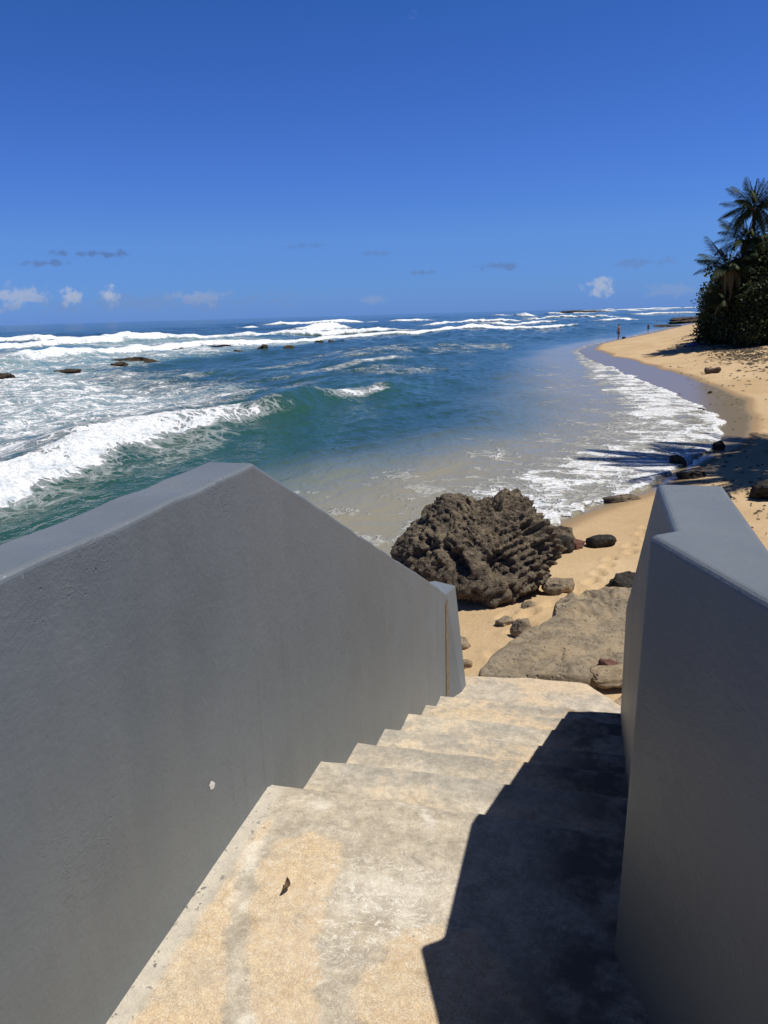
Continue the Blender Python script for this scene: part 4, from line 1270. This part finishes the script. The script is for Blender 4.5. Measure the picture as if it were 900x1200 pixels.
C1 = [(0, 0, 2.2, 1.5), (-0.9, 0.2, 1.3, 1.2), (0.8, -0.3, 1.5, 1.3), (0.1, 0.5, 3.4, 1.2), (-0.5, -0.6, 2.7, 1.0), (0.9, 0.2, 2.9, 1.0), (-0.4, -0.9, 0.8, 0.9)]
C2 = [(0, 0, 1.2, 1.2), (-0.9, -0.1, 0.7, 0.8), (0.8, 0.1, 0.9, 0.9), (0.1, 0.3, 2.0, 0.8), (-0.4, -0.7, 0.5, 0.6)]
C3 = [(0, 0, 3.2, 1.6), (-0.8, -0.2, 4.6, 1.2), (0.6, 0.2, 5.2, 1.3), (1.0, -0.6, 3.4, 1.3), (-1.0, 0.3, 2.2, 1.3), (0.2, -0.9, 1.6, 1.3), (1.2, -.7, 1.3, 1.3), (0, 0, 6.1, 0.9)]
KINDS = []
for i, (c, nl) in enumerate(((C1, 5200), (C2, 2800), (C3, 7600))):
    cm = crown_mesh(c, nl * 2, 0.088, 200 + i); cm.materials.append(LEAF)
    tm = branch_mesh(c, 210 + i); tm.materials.append(BARK)
    KINDS.append((cm, tm))


def bush(kind, x, y, s, rz, label):
    t = thing('sea_grape_tree' if kind != 1 else 'sea_grape_bush', label, 'tree' if kind != 1 else 'bush', (x, y, ground(x, y) - 0.1), (0, 0, rz), 'sea grape thicket behind the beach')
    link_mesh('crown', KINDS[kind][0], None, t, smooth=False)
    link_mesh('trunk', KINDS[kind][1], None, t)
    t.scale = (s, s, s)
    return t


bush(2, 10.9, 61.5, 1.08, 0.3, 'tallest dark sea grape tree under the tall palm at the right edge')
bush(0, 10.0, 63.0, 1.32, 1.1, 'dense sea grape tree in the middle of the thicket behind the low palm')
bush(0, 9.6, 66.0, 1.0, 2.3, 'leftmost sea grape tree of the thicket, above its foot bush')
bush(1, 8.9, 63.5, 0.95, 0.2, 'low sea grape bush at the left foot of the thicket')
bush(1, 9.6, 59.5, 1.05, 2.0, 'low bush at the front of the thicket on the sand')
bush(0, 11.2, 57.5, 1.0, 3.0, 'bush in front at the right edge, below the tall palm')
bush(1, 10.5, 56.6, 0.9, 4.0, 'smallest bush at the front right of the thicket')
bush(2, 12.6, 64.0, 1.15, 4.4, 'sea grape tree behind the tallest one, mostly hidden')
bush(0, 10.4, 70.0, 1.0, 5.2, 'sea grape tree at the back of the thicket towards the far point')
bush(2, 13.2, 57.0, 1.1, 2.4, 'sea grape tree just past the right edge of the photo')
bush(0, 11.5, 78.0, 1.0, 2.9, 'sea grape tree far back where the beach turns')
bush(2, 8.4, 20.4, 1.15, 0.9, 'sea grape tree out of the picture between the near palms')
bush(0, 7.6, 19.6, 1.35, 1.9, 'small sea grape tree out of the picture at the foot of the near palms')

# ------------------------------------------------------------------ people
def person(name, label, loc, rz, height, mats, seed, cap=False):
    t = thing(name, label, 'person', loc, (0, 0, rz))
    J = {}
    verts, edges, radii = [], [], []
    def v(p, r, parent=None):
        verts.append(p); radii.append(r)
        if parent is not None: edges.append((parent, len(verts) - 1))
        return len(verts) - 1
    pel = v((0, 0, 0.93), 0.145)
    wai = v((0, 0.005, 1.08), 0.125, pel); che = v((0, 0.0, 1.28), 0.155, wai); shl = v((0, 0.0, 1.42), 0.10, che)
    nk = v((0, 0.0, 1.50), 0.055, shl)
    hd = v((0, 0.015, 1.575), 0.075, nk); hd2 = v((0, 0.01, 1.655), 0.092, hd); v((0, 0.0, 1.735), 0.06, hd2)
    v((0, 0.105, 1.63), 0.014, hd2)                                     # nose
    for s in (-1, 1):
        v((0.098 * s, 0.0, 1.635), 0.016, hd2)                          # ears
        hip = v((0.09 * s, 0, 0.88), 0.095, pel); kne = v((0.11 * s, 0.02 * s, 0.50), 0.062, hip); cal = v((0.115 * s, 0.0, 0.34), 0.058, kne)
        ank = v((0.12 * s, -0.01, 0.09), 0.038, cal); v((0.13 * s, 0.15, 0.035), 0.035, ank)
        sh = v((0.19 * s, 0, 1.41), 0.062, shl); el = v((0.255 * s, -0.02, 1.13), 0.043, sh)
        wr = v((0.25 * s, 0.09, 0.90), 0.029, el); pa = v((0.245 * s, 0.11, 0.83), 0.033, wr)
        for k, (dx, dl) in enumerate(((-.028, .075), (-.009, .09), (.010, .085), (.028, .068))):
            f1 = v((0.245 * s + 0.1 * dx, 0.115 + dx, 0.785), 0.0095, pa)
            v((0.24 * s + 0.1 * dx, 0.13 + dx, 0.785 - dl), 0.008, f1)
        v((0.235 * s, 0.155, 0.815), 0.0095, pa)
    me = bpy.data.meshes.new('body'); me.from_pydata(verts, edges, [])
    b = link_mesh('body', me, SKIN, t, smooth=False)
    sk = b.modifiers.new('skin', 'SKIN'); sk.use_smooth_shade = True
    for i, r in enumerate(radii):
        me.skin_vertices[0].data[i].radius = (r, r)
    me.skin_vertices[0].data[0].use_root = True
    sb = b.modifiers.new('sub', 'SUBSURF'); sb.levels = 1; sb.render_levels = 2

    def shell(nm, chains, mat):
        vs, es, rs_ = [], [], []
        for ch in chains:
            for i, (p, r) in enumerate(ch):
                vs.append(p); rs_.append(r)
                if i: es.append((len(vs) - 2, len(vs) - 1))
        mm = bpy.data.meshes.new(nm); mm.from_pydata(vs, es, [])
        ob = link_mesh(nm, mm, mat, t, smooth=False)
        k = ob.modifiers.new('skin', 'SKIN'); k.use_smooth_shade = True
        i0 = 0
        for i, r in enumerate(rs_): mm.skin_vertices[0].data[i].radius = (r, r)
        i0 = 0
        for ch in chains:
            mm.skin_vertices[0].data[i0].use_root = True; i0 += len(ch)
        q = ob.modifiers.new('sub', 'SUBSURF'); q.levels = 1; q.render_levels = 2
        return ob
    shell('shorts', [[((0, 0, 1.02), 0.150), ((0, 0, 0.90), 0.172)], [((0.09, 0, 0.90), 0.11), ((0.105, 0.005, 0.60), 0.095)], [((-0.09, 0, 0.90), 0.11), ((-0.105, 0.005, 0.60), 0.095)]], mats[0])
    if mats[1] is not None:
        shell('shirt', [[((0, 0, 1.03), 0.150), ((0, 0, 1.28), 0.180), ((0, 0, 1.43), 0.115)], [((0.14, 0, 1.41), 0.08), ((0.23, -.01, 1.24), 0.066)], [((-0.14, 0, 1.41), 0.08), ((-0.23, -.01, 1.24), 0.066)]], mats[1])
    shell('hair', [[((0, -0.035, 1.60), 0.085), ((0, -0.02, 1.69), 0.10), ((0, -0.01, 1.75), 0.062)]], HAIR)
    if cap:
        shell('cap', [[((0, 0.0, 1.715), 0.108), ((0, -0.01, 1.775), 0.062)], [((0, 0.10, 1.71), 0.05), ((0, 0.17, 1.70), 0.035)]], CAP)
    s = height / 1.77
    t.scale = (s, s, s)
    return t


person('person', 'bare backed person in dark shorts standing at the water edge facing the sea', (2.85, 98.5, max(ZS, ground(2.85, 98.5))), rad(60), 1.82, (TRUNKS, None), 1)
person('person', 'smaller distant person in a dark top standing on the far sand', (8.0, 127.5, max(ZS, ground(8.0, 127.5))), rad(-20), 1.22, (SHIRT, SHIRT), 2)
me = boulder('beach_bag', (0.28, 0.2, 0.16), 3, 77, TRUNKS, 0.2, 0.5)
o = link_mesh('beach_bag', me, TRUNKS); o.location = (3.5, 100.5, ground(3.5, 100.5) + 0.12)
tag(o, 'small dark bag on the sand right of the standing person', 'bag')

# ------------------------------------------------------------------ the day moon
m, g = new_mat('day_moon')
dif = g.n('ShaderNodeBsdfDiffuse', {'Color': (0.016, 0.016, 0.018, 1)})
tr = g.n('ShaderNodeBsdfTransparent', {'Color': (1, 1, 1, 1)})
ad = g.n('ShaderNodeAddShader', {0: dif, 1: tr})
mo = m.node_tree.nodes.new('ShaderNodeOutputMaterial'); m.node_tree.links.new(ad, mo.inputs['Surface'])
bm = bmesh.new(); bmesh.ops.create_uvsphere(bm, u_segments=48, v_segments=24, radius=1)
me = bpy.data.meshes.new('moon'); bm.to_mesh(me); bm.free()
o = link_mesh('moon', me, m)
d_ = Vector((-0.20415, 0.92664, 0.31569)) * 15000
o.location = d_ + Vector((0, 0, EYE)); o.scale = (68, 68, 68)
o['kind'] = 'structure'
